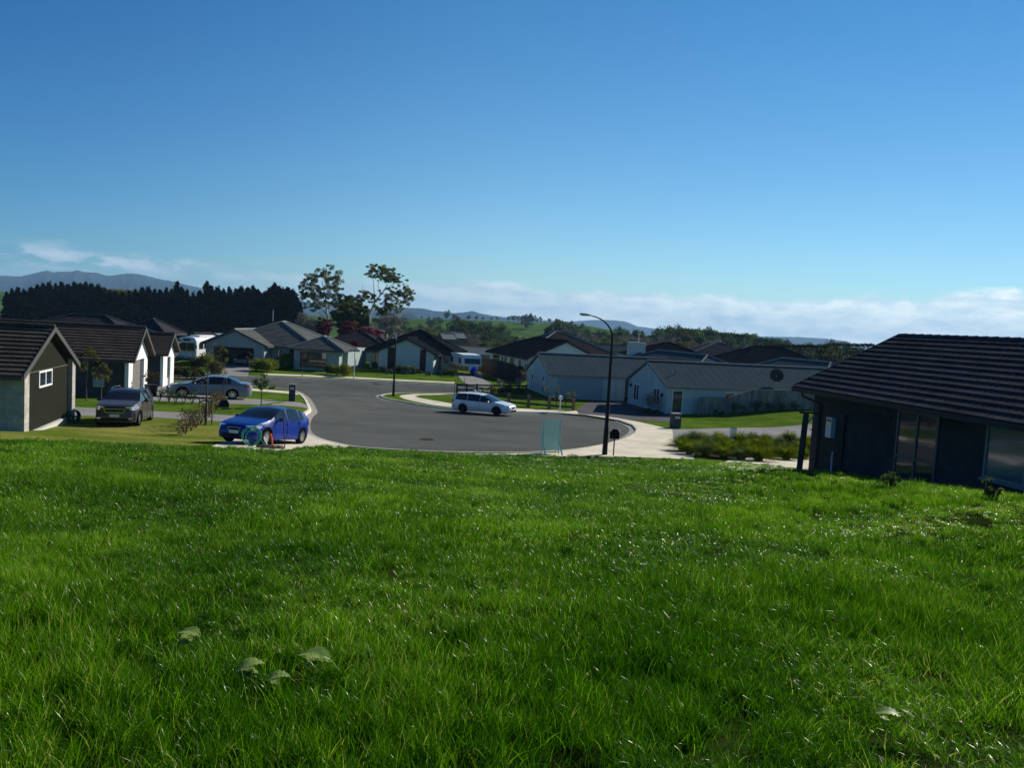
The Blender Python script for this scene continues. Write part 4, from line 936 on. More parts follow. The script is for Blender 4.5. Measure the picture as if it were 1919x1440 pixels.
            r.build('rim', rims or M_rim, wheel); d_ = MB(); d_.tube([(sx, yo-sy*0.06, R), (sx, yo-sy*0.07, R)], Ri*0.95, 20); d_.build('brake_disc', M_under, wheel)
    def skin(x, zf):     # point on the side skin near the belt
        w = interp(plan, x)*W_/2; return w*0.985, zf
    xm = S['mirror']
    for sy in (1, -1):
        w = interp(plan, xm)*W_/2; bz = interp(belt, xm)
        mm = MB(); mm.blob((xm-0.02, sy*(w+0.10), bz+0.07), (0.075, 0.11, 0.075), 10, 6); mm.bar((xm, sy*(w*0.95), bz+0.01), (xm, sy*(w+0.06), bz+0.05), 0.06, 0.04); mm.build('mirror', P, root, smooth=True)
        for k_, (xh, zh, lx, lz) in (('headlight', S['head']), ('tail_light', S['tail'])):
            mm = MB(); pts = []
            for i in range(7):
                x = xh-lx*i/6 if k_ == 'headlight' else xh+lx*i/6
                wv = interp(plan, x)*W_/2
                pts.append((x, wv, zh+lz*0.25*i/6 if k_ == 'headlight' else zh))
            vs = []
            for i, (x, wv, z) in enumerate(pts):
                hh = lz*(1-0.55*(i/6)**2)/2
                vs += [(x+0.012 if k_ == 'headlight' else x-0.012, sy*(wv*1.0+0.012), z-hh), (x+0.004, sy*(wv*0.985+0.006), z+hh)]
            # wrap to the front face
            x0 = pts[0][0]; e = 0.014 if k_ == 'headlight' else -0.014
            fr = [(x0+e, sy*(pts[0][1]*0.62), zh-lz*0.35), (x0+e, sy*(pts[0][1]*0.62), zh+lz*0.35)]
            vs = fr+vs; mm.add(vs, [(2*i, 2*i+2, 2*i+3, 2*i+1) for i in range(len(vs)//2-1)])
            mm.build(k_, M_lamp if k_ == 'headlight' else M_tail, root, smooth=True)
    gx, gz0, gz1, gw = S['grille']
    g = MB(); g.hexa([(gx-0.05, -gw*0.8, gz0), (gx-0.05, gw*0.8, gz0), (gx+0.02, gw*0.8, gz0), (gx+0.02, -gw*0.8, gz0), (gx-0.05, -gw, gz1), (gx-0.05, gw, gz1), (gx+0.012, gw, gz1), (gx+0.012, -gw, gz1)]); gr = g.build('grille', M_grille, root)
    fr = MB()
    for a, b in (((-gw*.8, gz0), (gw*.8, gz0)), ((gw*.8, gz0), (gw, gz1)), ((gw, gz1), (-gw, gz1)), ((-gw, gz1), (-gw*.8, gz0))): fr.bar((gx+0.022, a[0], a[1]), (gx+0.022, b[0], b[1]), 0.018, 0.018)
    fr.build('grille_trim', M_chrome, gr)
    lx, lz0, lz1, lw = S['intake']; g = MB(); g.box(lx-0.05, lx+0.015, -lw, lw, lz0, lz1); g.build('air_intake', M_grille, root)
    pl = MB(); pz = S.get('plate', 0.42); pl.box(gx+0.0, S['nose']+0.022, -0.19, 0.19, pz-0.06, pz+0.06); pl.build('number_plate', M_plate, root)
    pl = MB(); pl.box(xr-0.03, xr+0.05, -0.19, 0.19, S.get('rplate', 0.8)-0.06, S.get('rplate', 0.8)+0.06); pl.build('number_plate', M_plate, root)
    for sy in (1, -1):
        for a, b_ in S['side'][:2]:
            for xd in ((a+0.06, b_) if a > 0.5 else (b_,)):
                i = min(range(n), key=lambda k: abs(xs[k]-xd)); x = xs[i]; c = sec[i]
                q = MB(); q.tube([(x, sy*(c[j][0]+0.002), c[j][1]) for j in (3, 2, 1, 0)], 0.007, 4); q.build('door_seam', M_under, root)
    for sy in (1, -1):
        for hx in S['handles']:
            w = interp(plan, hx)*W_/2; h = MB(); h.bar((hx, sy*(w*0.995+0.012), interp(belt, hx)-0.11), (hx-0.17, sy*(w*0.995+0.012), interp(belt, hx)-0.105), 0.03, 0.03); h.build('door_handle', P, root)
    return root
def place_car(root, pf, pr, side, S, scale=1.0, sz=1.0):
    """pf, pr: ground contact points of the near front and rear wheel; side +1 if the car's left side is the near one"""
    f = (pf-pr).normalized(); up = Vector((0, 0, 1)); l = up.cross(f).normalized(); n = f.cross(l)
    c = (pf+pr)/2-l*side*(S['W']/2-0.1)*scale
    root.matrix_world = Matrix.Translation(c) @ Matrix(((f.x, l.x, n.x, 0), (f.y, l.y, n.y, 0), (f.z, l.z, n.z, 0), (0, 0, 0, 1))) @ Matrix.Diagonal((scale, scale, scale*sz, 1))
plan0 = [(2.25, 0.66), (2.1, 0.86), (1.8, 0.955), (1.2, 1.0), (-1.2, 1.0), (-1.7, 0.96), (-1.95, 0.90), (-2.1, 0.80)]
def shift_plan(xf, xr): return [(xf, 0.62), (xf-0.08, 0.78), (xf-0.22, 0.89), (xf-0.5, 0.965), (xf-1.0, 1.0), (xr+0.9, 1.0), (xr+0.45, 0.95), (xr+0.2, 0.86), (xr+0.07, 0.74), (xr, 0.62)]
HB = dict(wb=2.64, R=0.315, W=1.755, plan=shift_plan(2.20, -2.10),
    top=[(2.20, 0.52), (2.17, 0.62), (2.08, 0.72), (1.85, 0.80), (1.5, 0.88), (1.15, 0.95), (1.05, 0.98), (0.75, 1.14), (0.45, 1.29), (0.2, 1.39), (0.0, 1.43), (-0.5, 1.455), (-1.0, 1.42), (-1.5, 1.34), (-1.68, 1.29), (-1.82, 1.12), (-1.98, 0.98), (-2.07, 0.9), (-2.10, 0.55)],
    belt=[(2.2, 0.50), (1.9, 0.74), (1.2, 0.88), (0.6, 0.91), (-1.0, 0.97), (-1.6, 1.01), (-2.1, 1.0)], side=[(0.78, -0.08), (-0.14, -1.0), (-1.05, -1.38)], ws=(1.05, 0.14), rw=(-1.70, -1.95),
    mirror=0.62, head=(2.10, 0.66, 0.42, 0.16), tail=(-2.02, 0.88, 0.2, 0.22), grille=(2.185, 0.50, 0.62, 0.28), intake=(2.19, 0.24, 0.40, 0.5), nose=2.2, plate=0.46, handles=(-0.0, -0.95), rplate=0.85)
blue = make_car('parked_hatchback', 'blue hatchback parked at the left end of the turning circle, behind the green hose', 'car', HB, paint('paint_blue', (0.001, 0.026, 0.23), 0.0, 0.4), rim_spokes=10)
pf, pr = aty(494, 838.5, 30.0), aty(563.5, 829, 32.6); pf.z = T(pf.x, pf.y)+0.015; pr.z = T(pr.x, pr.y)+0.015
place_car(blue, pf, pr, 1, HB)
st = MB(); st.box(0.60, 0.68, 0.25, 0.38, 1.16, 1.20)
SV = dict(wb=2.54, R=0.33, W=1.74, plan=shift_plan(2.05, -2.10),
    top=[(2.05, 0.62), (2.03, 0.76), (1.96, 0.88), (1.8, 0.95), (1.4, 1.03), (1.12, 1.08), (0.8, 1.24), (0.45, 1.42), (0.15, 1.51), (-0.2, 1.535), (-0.9, 1.53), (-1.5, 1.50), (-1.8, 1.44), (-1.95, 1.20), (-2.05, 1.05), (-2.10, 0.6)],
    belt=[(2.05, 0.60), (1.8, 0.86), (1.1, 1.0), (-0.5, 1.03), (-1.6, 1.09), (-2.1, 1.08)], side=[(0.80, -0.12), (-0.18, -1.05), (-1.10, -1.5)], ws=(1.10, 0.18), rw=(-1.82, -2.02),
    mirror=0.62, head=(1.98, 0.82, 0.50, 0.17), tail=(-2.03, 0.95, 0.2, 0.25), grille=(2.045, 0.64, 0.78, 0.42), intake=(2.045, 0.26, 0.40, 0.55), nose=2.05, plate=0.50, handles=(0.0, -0.95), rplate=0.8)
suv = make_car('parked_crossover', 'grey brown crossover with silver roof rails parked on the lawn by the left house', 'car', SV, paint('paint_taupe', (0.085, 0.075, 0.072), 0.4, 0.3), rim_spokes=6)
for sy in (1, -1):
    rr = MB(); rr.tube([(0.15, sy*0.60, 1.47), (0.05, sy*0.60, 1.555), (-0.6, sy*0.60, 1.58), (-1.4, sy*0.60, 1.555), (-1.6, sy*0.59, 1.47)], 0.022, 6); rr.build('roof_rail', M_chrome, suv, smooth=True)
    fl = MB(); fl.tube([(2.03, sy*0.52, 0.38), (1.99, sy*0.70, 0.39)], 0.035, 8); fl.build('fog_light', M_lamp, suv)
place_car(suv, gp(260, 798), gp(279.5, 789.0), 1, SV, 1.04)
SD = dict(wb=2.75, R=0.32, W=1.81, plan=shift_plan(2.36, -2.37),
    top=[(2.36, 0.5), (2.34, 0.62), (2.2, 0.73), (1.8, 0.83), (1.3, 0.90), (1.05, 0.94), (0.7, 1.13), (0.4, 1.28), (0.1, 1.38), (-0.3, 1.43), (-0.8, 1.42), (-1.2, 1.34), (-1.55, 1.18), (-1.8, 1.04), (-2.1, 1.02), (-2.32, 0.98), (-2.37, 0.6)],
    belt=[(2.36, 0.48), (2.0, 0.72), (1.2, 0.85), (0.0, 0.90), (-1.4, 0.96), (-2.37, 0.93)], side=[(0.86, 0.02), (-0.05, -0.85), (-0.9, -1.25)], ws=(1.05, 0.14), rw=(-1.0, -1.78),
    mirror=0.72, head=(2.27, 0.66, 0.42, 0.16), tail=(-2.31, 0.84, 0.28, 0.20), grille=(2.35, 0.50, 0.64, 0.36), intake=(2.355, 0.24, 0.38, 0.5), nose=2.36, plate=0.44, handles=(0.1, -0.85), rplate=0.72)
M_silver = paint('paint_silver', (0.17, 0.21, 0.25), 0.35, 0.3)
sed = make_car('parked_sedan', 'silver sedan parked along the driveway in front of the small white gable', 'car', SD, M_silver, rim_spokes=7)
pf = gp(342, 745.5); pr = Vector((pf.x+2.92, pf.y+0.73, 0)); pr.z = T(pr.x, pr.y)+0.02
place_car(sed, pf, pr, 1, SD, 1.09, 0.93)
q = MB(); q.box(0.62, 1.28, 0.893, 0.905, 0.46, 0.52); q.build('door_sticker', mat('sticker_red', (0.35, 0.07, 0.07), 0.5, 0.2, 9), sed)
q = MB(); q.box(0.55, 1.0, 0.895, 0.907, 0.60, 0.68); q.build('door_sticker', mat('sticker_blue', (0.06, 0.16, 0.42), 0.5, 0.2, 9), sed)
WG = dict(wb=2.67, R=0.315, W=1.73, plan=shift_plan(2.32, -2.38),
    top=[(2.32, 0.5), (2.30, 0.62), (2.18, 0.72), (1.8, 0.83), (1.35, 0.90), (1.12, 0.94), (0.8, 1.12), (0.5, 1.27), (0.2, 1.38), (-0.2, 1.44), (-0.8, 1.46), (-1.4, 1.45), (-1.9, 1.42), (-2.05, 1.36), (-2.2, 1.15), (-2.32, 0.98), (-2.36, 0.9), (-2.38, 0.55)],
    belt=[(2.32, 0.48), (2.0, 0.72), (1.2, 0.86), (0.0, 0.90), (-1.4, 0.94), (-2.38, 0.95)], side=[(0.90, 0.0), (-0.03, -1.0), (-1.03, -1.95)], ws=(1.12, 0.20), rw=(-2.06, -2.28),
    mirror=0.74, head=(2.22, 0.66, 0.42, 0.17), tail=(-2.32, 0.85, 0.22, 0.22), grille=(2.305, 0.52, 0.64, 0.26), intake=(2.315, 0.24, 0.38, 0.5), nose=2.32, plate=0.44, handles=(0.1, -0.9), rplate=0.8)
wag = make_car('parked_station_wagon', 'white station wagon with dark windows parked against the far kerb of the turning circle', 'car', WG, paint('paint_white', (0.62, 0.66, 0.68), 0.15, 0.3), rims=M_rimdark, rim_spokes=5)
place_car(wag, *(lambda r_: (Vector((r_.x+2.67*math.cos(rad(-22)), r_.y+2.67*math.sin(rad(-22)), T(0, r_.y-1.0)-0.11)), r_))(gp(868.5, 774, -0.11)), -1, WG, 1.04)
# the car parked inside the open garage
gcar = copy_tree(sed); gcar.name = 'garaged_sedan'; gcar['label'] = 'silver sedan nose out in the shade of the open double garage'
gcar.matrix_world = Matrix.Translation((c4.x+0.45, Y4+3.2, z4+0.02)) @ Matrix.Rotation(rad(-91), 4, 'Z')
for ch in list(gcar.children):
    if ch.name.startswith('door_sticker'): bpy.data.objects.remove(ch)
# ---- white bus
def lathe_profile_bus():
    B = gp(351, 683); Yb = 96.0; B = aty(349, 681, Yb)
    zb = -6.75
    o = empty('motorhome_bus', (B.x+0.0, Yb, zb), rad(-90-4), 'white coach with a dark two piece windscreen parked beside the grey house', 'bus')
    hw, H, L = 1.18, 2.95, 8.5
    Mw = paint('paint_coach', (0.66, 0.68, 0.68), 0.0, 0.35); m = MB(); secs = []
    prof = [(0.0, 0.93, 0.45, 0.97), (-0.12, 1.0, 0.35, 1.0), (-0.5, 1.0, 0.32, 1.0), (-L+0.1, 1.0, 0.32, 1.0), (-L, 0.95, 0.4, 0.97)]
    ring = lambda w, zb_, zs: [(-w*hw, zb_), (-w*hw, 1.3), (-w*hw*0.985, H*0.82*zs), (-w*hw*0.80, H*0.96*zs), (-w*hw*0.45, H*zs), (w*hw*0.45, H*zs), (w*hw*0.80, H*0.96*zs), (w*hw*0.985, H*0.82*zs), (w*hw, 1.3), (w*hw, zb_)]
    V = []
    for x, w, zb_, zs in prof: V += [(x-(0.10 if False else 0), y, z) for y, z in ring(w, zb_, zs)]
    k = 10; F_ = [(i*k+j, (i+1)*k+j, (i+1)*k+(j+1) % k, i*k+(j+1) % k) for i in range(4) for j in range(k)]+[tuple(range(k)), tuple(range(4*k, 5*k))]
    m.v = V; m.f = F_; m.build('body', Mw, o, smooth=True, ang=30)
    for s in (-1, 1):
        q = MB(); q.hexa([(0.0, s*0.03, 1.18), (0.0, s*0.98, 1.18), (0.03, s*0.98, 1.18), (0.03, s*0.03, 1.18), (0.0, s*0.03, 2.25), (0.0, s*0.96, 2.25), (0.025, s*0.96, 2.25), (0.025, s*0.03, 2.25)]); q.build('windscreen', M_carglass, o)
        q = MB(); q.tube([(0.0, s*0.82, 0.72), (0.03, s*0.82, 0.72)], 0.12, 10); q.build('headlight', M_lamp, o)
        q = MB(); q.bar((0.02, s*1.05, 2.1), (0.22, s*1.28, 2.05), 0.03); q.box(0.18, 0.24, s*1.28-0.08, s*1.28+0.08, 1.6, 2.05); q.build('mirror', M_grille, o)
        for a in range(5):
            q = MB(); q.box(-1.9-a*1.35, -0.75-a*1.35, s*1.165-0.012 if s > 0 else -1.19, 1.19 if s > 0 else -1.153, 1.5, 2.2); q.build('side_window', M_carglass, o)
        for x_ in (-1.6, -6.2):
            q = MB(); q.tube([(x_, s*0.9, 0.42), (x_, s*1.2, 0.42)], 0.42, 18); wl = q.build('wheel', M_tyre, o); q = MB(); q.tube([(x_, s*1.19, 0.42), (x_, s*1.21, 0.42)], 0.22, 14); q.build('rim', M_steel, wl)
    q = MB(); q.box(-0.2, 0.06, -1.1, 1.1, 0.35, 0.62); q.build('bumper', mat('bumper_grey', (0.25, 0.26, 0.27), 0.5, 0.1, 2), o)
    q = MB(); q.box(0.0, 0.035, -0.42, 0.42, 2.48, 2.72); q.build('destination_box', M_carglass, o)
    q = MB(); q.box(0.06, 0.075, -0.2, 0.2, 0.42, 0.55); q.build('number_plate', M_plate, o)
    q = MB(); q.box(-6.0, -2.0, -0.6, 0.6, H+0.0, H+0.18); q.build('roof_unit', Mw, o)
    return o
bus = lathe_profile_bus()
# ---- caravan
Yc = 98.0; Bc = aty(888, 703.5, Yc); cz = Bc.z
cv = empty('caravan', (Bc.x-0.25, Yc, cz), rad(-90+25), 'old white caravan with an ochre lower band and a blue cover on its drawbar', 'caravan')
Mcw = paint('paint_caravan', (0.70, 0.72, 0.70), 0.0, 0.35); M_och = mat('caravan_ochre', (0.50, 0.26, 0.045), 0.5, 0.08, 1)
pf_ = [(0.0, 0.95), (0.05, 1.25), (-0.12, 1.95), (-0.32, 2.18), (-2.0, 2.27), (-4.2, 2.22), (-4.55, 1.95), (-4.7, 1.2), (-4.65, 0.95)]
q = MB(); q.prism(pf_, -1.08, 1.08, lambda x, y, z: (x, z, y)); q.build('body', Mcw, cv, smooth=True, ang=35)
q = MB(); q.prism([(0.0, 0.95), (-4.65, 0.95), (-4.5, 0.5), (-3.2, 0.42), (-0.2, 0.42), (-0.02, 0.6)], -1.075, 1.075, lambda x, y, z: (x, z, y)); q.build('lower_panel', M_och, cv)
q = MB(); q.hexa([(0.03, -0.95, 1.22), (0.03, 0.95, 1.22), (0.065, 0.95, 1.22), (0.065, -0.95, 1.22), (-0.10, -0.93, 1.80), (-0.10, 0.93, 1.80), (-0.06, 0.93, 1.80), (-0.06, -0.93, 1.80)]); q.build('front_window', M_carglass, cv)
for s in (-1, 1):
    for a, b in ((-0.75, -1.45), (-3.2, -4.0)):
        q = MB(); q.box(b, a, s*1.085-0.012, s*1.085+0.012, 1.2, 1.8); q.build('side_window', M_carglass, cv)
    q = MB(); q.tube([(-2.5, s*0.85, 0.32), (-2.5, s*1.06, 0.32)], 0.32, 18); q.build('wheel', M_tyre, cv)
q = MB(); q.bar((-0.2, -0.6, 0.45), (1.2, 0, 0.45), 0.06); q.bar((-0.2, 0.6, 0.45), (1.2, 0, 0.45), 0.06); q.tube([(1.1, 0, 0.0), (1.1, 0, 0.6)], 0.03, 8); q.build('drawbar', M_steel, cv)
q = MB(); q.tube([(-0.3, -1.0, 0.32), (-0.3, -1.0, -0.02)], 0.03, 6); q.build('jack_leg', M_steel, cv)
q = MB(); q.blob((0.62, 0.0, 0.52), (0.36, 0.42, 0.42), 12, 8, 0.05); q.build('drawbar_cover', mat('cover_blue', (0.02, 0.05, 0.40), 0.6, 0.2, 5), cv, smooth=True)
q = MB(); q.box(0.12, 0.42, -0.50, 0.50, 0.46, 1.0); q.build('gas_locker', Mcw, cv)
cv.scale = (1.12, 1.12, 1.12)
# ------------------------------------------------------------------ street furniture
M_black = mat('black_paint', (0.012, 0.011, 0.011), 0.4, 0.15, 2, fine=0.1, fscale=20); M_pole = mat('lamp_pole', (0.022, 0.017, 0.014), 0.38, 0.2, 0.8, metal=0.2)
def lamp(px, py, Yl, H, label):
    b = aty(px, py, Yl); b.z = T(b.x, b.y); o = empty('street_lamp', b, rad(180), label, 'street lamp', 'street lamps of the cul-de-sac')
    q = MB(); q.tube([(0, 0, -0.2), (0, 0, 1.2), (0, 0, 1.25), (0, 0, H*0.84)], [0.125, 0.105, 0.09, 0.055], 12); q.build('pole', M_pole, o, smooth=True)
    pts = [(0, 0, H*0.84)]+[(1.15*(1-math.cos(rad(a))), 0, H*0.84+(H*0.155)*math.sin(rad(a))) for a in (12, 24, 36, 48, 60, 70, 80)]
    q = MB(); q.tube(pts, [0.05, 0.045, 0.042, 0.038, 0.034, 0.03, 0.028, 0.027], 8); q.build('arm', M_pole, o, smooth=True)
    e = Vector(pts[-1]); q = MB(); q.tube([e+Vector((-0.05, 0, 0)), e+Vector((0.1, 0, 0.03)), e+Vector((0.3, 0, 0.05)), e+Vector((0.5, 0, 0.055)), e+Vector((0.56, 0, 0.055))], [0.035, 0.07, 0.095, 0.085, 0.03], 10, sq=0.55); hd = q.build('lamp_head', M_steel, o, smooth=True)
    q = MB(); q.box(e.x+0.16, e.x+0.5, -0.06, 0.06, e.z-0.02, e.z+0.0); q.build('lens', M_lamp, hd)
    q = MB(); q.box(-0.05, 0.05, -0.115, -0.09, 1.0, 1.3); q.build('access_door', M_pole, o)
    q = MB(); q.box(-0.03, 0.03, -0.128, -0.118, 1.34, 1.44); q.build('number_tag', M_plate, o); return o
lamp(1133, 853, 35.2, 6.15, 'tall black street lamp standing beside the black letterbox at the paddock edge')
lamp(737, 745, 71.0, 5.75, 'black street lamp on the grass island in front of the pale gable')
def at_ground(px, py): p = gp(px, py); return p
# street name post
p = at_ground(663, 711.5); o = empty('street_sign', p, 0, 'white street name post with a horizontal blade above the far kerb', 'street sign')
MB().tube([(0, 0, -0.2), (0, 0, 2.9)], 0.05, 8).build('post', M_white, o, smooth=True); q = MB(); q.box(-0.55, 0.5, -0.02, 0.02, 2.86, 3.08); q.build('sign_blade', mat('sign_pale', (0.35, 0.38, 0.36), 0.5, 0.1, 2), o)
# sign board seen from the back
b = aty(1031, 853, 34.3); o = empty('sign_board', (b.x, b.y, T(b.x, b.y)), rad(3), 'back of a pale teal sign board on white legs at the edge of the grass', 'sign board')
u = 34.3/FP; zb_ = lambda py: (853-py)*u
tilt = math.tan(ROLL)
q = MB(); q.box(-20*u, 18.5*u, 0.0, 0.006, zb_(846), zb_(787)); q.build('panel', mat('corflute_teal', (0.34, 0.47, 0.47), 0.55, 0.06, 1.5, trans=0.55), o)
for x_ in (-16, 15.5):
    q = MB(); q.bar((x_*u, -0.03, -0.15), (x_*u, -0.03, zb_(787)), 0.045, 0.045); q.build('leg', mat('corflute_leg', (0.42, 0.55, 0.54), 0.5, 0.05, 1), o)
    q = MB(); q.bar(((x_-2.0)*u, -0.08, zb_(825)), ((x_+6)*u, -0.55, -0.05), 0.065, 0.03); q.build('strut', M_white, o)
    q = MB(); q.box((x_-1)*u, (x_+0.4)*u, -0.06, -0.052, zb_(808 if x_ < 0 else 826), zb_(787.5)); q.build('edge_strip', M_white, o)
# black letterbox
b = aty(1149.5, 853, 35.0); o = empty('letterbox', (b.x, b.y, T(b.x, b.y)), rad(-8), 'black house shaped letterbox on a thin post beside the tall street lamp', 'letterbox')
MB().tube([(0, 0, -0.1), (0, 0, 0.8)], 0.03, 8).build('post', M_black, o); q = MB(); q.prism([(-0.21, 0.78), (0.21, 0.78), (0.21, 1.03), (0.12, 1.18), (-0.05, 1.20), (-0.21, 1.0)], -0.18, 0.18, lambda x, y, z: (x, z, y)); bx = q.build('box', M_black, o)
q = MB(); q.bar((-0.25, 0, 0.98), (-0.06, 0, 1.215), 0.42, 0.015); q.bar((-0.06, 0, 1.215), (0.13, 0, 1.195), 0.42, 0.015); q.bar((0.13, 0, 1.195), (0.25, 0, 1.02), 0.42, 0.015); q.build('roof', M_black, bx)
def pillar(px, py, w, h, label, M, d=None):
    b = at_ground(px, py); o = empty('letterbox_pillar', b, rad(12), label, 'letterbox'); d = d or w
    q = MB(); q.box(-w/2, w/2, -d/2, d/2, -0.2, h-0.06); q.build('block', M, o); q = MB(); q.box(-w/2-0.03, w/2+0.03, -d/2-0.03, d/2+0.03, h-0.058, h); q.build('cap', M_conc2, o)
    q = MB(); q.box(-w*0.3, w*0.3, -d/2-0.012, -d/2+0.01, h-0.35, h-0.2); q.build('mail_slot', M_steel, o); return o
pillar(1265, 803, 0.58, 1.05, 'square grey brick letterbox pillar at the corner of the right driveway', M_brick_dark2); pillar(547, 752, 0.40, 1.15, 'dark letterbox pillar with pale cap at the left kerb', mat('pillar_slate', (0.05, 0.055, 0.07), 0.8, 0.1, 3))
b = at_ground(1049, 772.5); o = empty('letterbox', b, 0, 'white letterbox on a white post in front of the post and rail fence', 'letterbox')
MB().tube([(0, 0, -0.1), (0, 0, 1.05)], 0.045, 8).build('post', M_white, o); q = MB(); q.prism([(-0.16, 1.05), (0.16, 1.05), (0.16, 1.25), (0.1, 1.36), (-0.1, 1.36), (-0.16, 1.25)], -0.25, 0.2, lambda x, y, z: (x, z, y)); q.build('box', M_white, o)
b = at_ground(1373, 823); o = empty('planter', b, 0, 'white tapered planter tub standing on the right driveway', 'planter')
q = MB(); q.tube([(0, 0, 0), (0, 0, 0.62), (0, 0, 0.63), (0, 0, 0.66)], [0.16, 0.235, 0.26, 0.26], 14); q.build('tub', M_white, o, smooth=True); q = MB(); q.tube([(0, 0, 0.655), (0, 0, 0.668)], 0.23, 14); q.build('rim_fill', M_gravel, o)
# leaning gate post beside the right house
a = aty(1497, 884, 26.6); t_ = aty(1511, 776, 26.9); o = empty('gate_post', (a.x, a.y, a.z), 0, 'leaning dark timber post with a short top arm beside the dark brick corner', 'post')
d_ = t_-a; M_dt = mat('dark_timber', (0.06, 0.055, 0.05), 0.7, 0.2, 4)
MB().bar((0, 0, -0.2), d_, 0.16, 0.16).build('post', M_dt, o); MB().bar(d_+Vector((-0.22, 0, 0.03)), d_+Vector((0.42, 0.1, 0.04)), 0.06, 0.06).build('top_arm', M_dt, o); MB().bar(d_+Vector((0.05, 0, -0.32)), d_+Vector((0.34, 0.1, 0.0)), 0.03, 0.04).build('bracket', M_steel, o)
# green hose coil, pegs, stake, rubble by the blue car
b = aty(470, 841, 28.9); gz_ = T(b.x, b.y)
q = MB(); u_ = Vector((0.97, 0.24, 0)); R_ = random.Random(3)
for cx_, cz_, r_, dy_ in ((0, 0.38, 0.34, 0), (0.03, 0.36, 0.325, 0.03), (-0.02, 0.33, 0.28, -0.03), (0.04, 0.31, 0.25, 0.05), (-0.03, 0.39, 0.31, 0.06)):
    pts = [(b.x+u_.x*(cx_+r_*math.cos(t))+0.02*math.sin(2*t), b.y+u_.y*(cx_+r_*math.cos(t))+dy_+0.03*math.cos(t*.5), gz_+cz_+r_*(1+0.04*math.sin(3*t+cx_*40))*math.sin(t)) for t in [2*math.pi*i/28 for i in range(29)]]
    q.tube(pts, 0.016, 5)
q.tube([(b.x+0.33, b.y, gz_+0.4), (b.x+0.45, b.y-0.1, gz_+0.2), (b.x+0.75, b.y-0.2, gz_+0.04), (b.x+1.3, b.y-0.3, gz_+0.03)], 0.016, 5)
o = q.build('hose_coil', mat('hose_green', (0.05, 0.30, 0.21), 0.35, 0.1, 3), smooth=True, ang=180); tag(o, 'coil of pale green hose standing upright in front of the blue hatchback', 'hose')
def stick(name, p0, p1, w, M, label, cat): o = MB().bar(p0, p1, w, w).build(name, M); o = tag(o, label, cat); return o
stick('marker_peg', aty(512, 842, 28.6), aty(507.5, 813, 28.6), 0.05, mat('peg_orange', (0.55, 0.10, 0.03), 0.6, 0.1, 3), 'orange painted survey peg between the hose coil and the thin stake', 'peg')
stick('survey_stake', aty(534, 845, 28.6), aty(530.5, 772, 28.6), 0.03, mat('stake_rust', (0.10, 0.045, 0.03), 0.8, 0.2, 6), 'tall thin rusty stake in front of the blue hatchback', 'stake')
stick('marker_peg', aty(505, 845, 28.3), aty(494, 820, 28.3), 0.035, M_white, 'leaning white peg beside the coil of hose', 'peg')
for i in range(5):
    p = aty(488+i*9, 846-0.3*i, 28.2); q = MB(); q.blob((0, 0, 0.03), (0.16+R_.random()*.08, 0.12, 0.07), 8, 5, 0.22, R_); o = q.build('rubble', mat('rubble_brown', (0.20, 0.15, 0.11), 0.9, 0.3, 8)); o.location = (p.x, p.y, T(p.x, p.y)+0.04); tag(o, ['leftmost lump of rubble under the hose coil', 'second lump of rubble from the hose coil', 'middle lump of rubble in front of the blue hatchback', 'lump of rubble beside the orange peg', 'rightmost lump of rubble near the thin stake'][i], 'rubble')
# hose reel by the left house
b = aty(137, 792, 35.6); o = empty('hose_reel', (b.x, b.y, T(b.x, b.y)), rad(60), 'dark teal hose reel on the lawn at the far corner of the green gable', 'hose reel')
M_teal = mat('reel_teal', (0.02, 0.10, 0.09), 0.5, 0.2, 4)
q = MB()
for k in range(5): q.tube([(0.0+0.26*math.cos(2*math.pi*i/20), -0.12+k*0.055, 0.33+0.26*math.sin(2*math.pi*i/20)) for i in range(21)], 0.028, 6)
q.build('hose', M_teal, o, smooth=True)
for s in (-0.18, 0.18): q = MB(); q.bar((-0.25, s, 0), (0, s, 0.36), 0.04); q.bar((0.25, s, 0), (0, s, 0.36), 0.04); q.build('stand', M_teal, o)
# small dark valve box beside the hedge, black bin
b = gp(420, 763); o = empty('utility_box', b, rad(20), 'low dark domed utility box on the grass left of the blue hatchback', 'utility box')
q = MB(); q.prism([(-0.28, 0), (0.28, 0), (0.26, 0.25), (0.12, 0.42), (-0.14, 0.42), (-0.27, 0.22)], -0.2, 0.2, lambda x, y, z: (x, z, y)); q.build('cover', M_black, o); q = MB(); q.box(-0.3, 0.3, -0.22, 0.22, -0.05, 0.03); q.build('base', M_conc2, o)
# ------------------------------------------------------------------ fences
M_fpost = mat('fence_post_brown', (0.16, 0.11, 0.075), 0.85, 0.3, 5); M_frail = mat('fence_rail_dark', (0.045, 0.042, 0.04), 0.8, 0.2, 4); M_fgrey = mat('paling_grey', (0.22, 0.21, 0.185), 0.85, 0.3, 2.2, stretch=(1, 1, 0.15), fine=0.25, fscale=20); M_fbrown = mat('paling_brown', (0.045, 0.035, 0.03), 0.85, 0.3, 2.2, stretch=(1, 1, 0.15), fine=0.25, fscale=20)
def rail_fence(pts, label, h=1.0, rails=(0.35, 0.72), r=0.13, M=M_fpost, pw=None):
    o0 = pts[0]; o = empty('rail_fence', o0, 0, label, 'fence')
    for p in pts: q = MB(); d = p-o0; q.bar(d+Vector((0, 0, -0.2)), d+Vector((0, 0, h)), r, r); q.build('post', M, o)
    for a, b_ in zip(pts, pts[1:]):
        for z in rails: q = MB(); q.bar(a-o0+Vector((0, 0, z)), b_-o0+Vector((0, 0, z)), 0.07, 0.16); q.build('rail', M_frail, o)
    return o
pts = [gp(912, 756), gp(953, 759.5), gp(990, 763), gp(1029, 766.5), gp(1074, 770)]
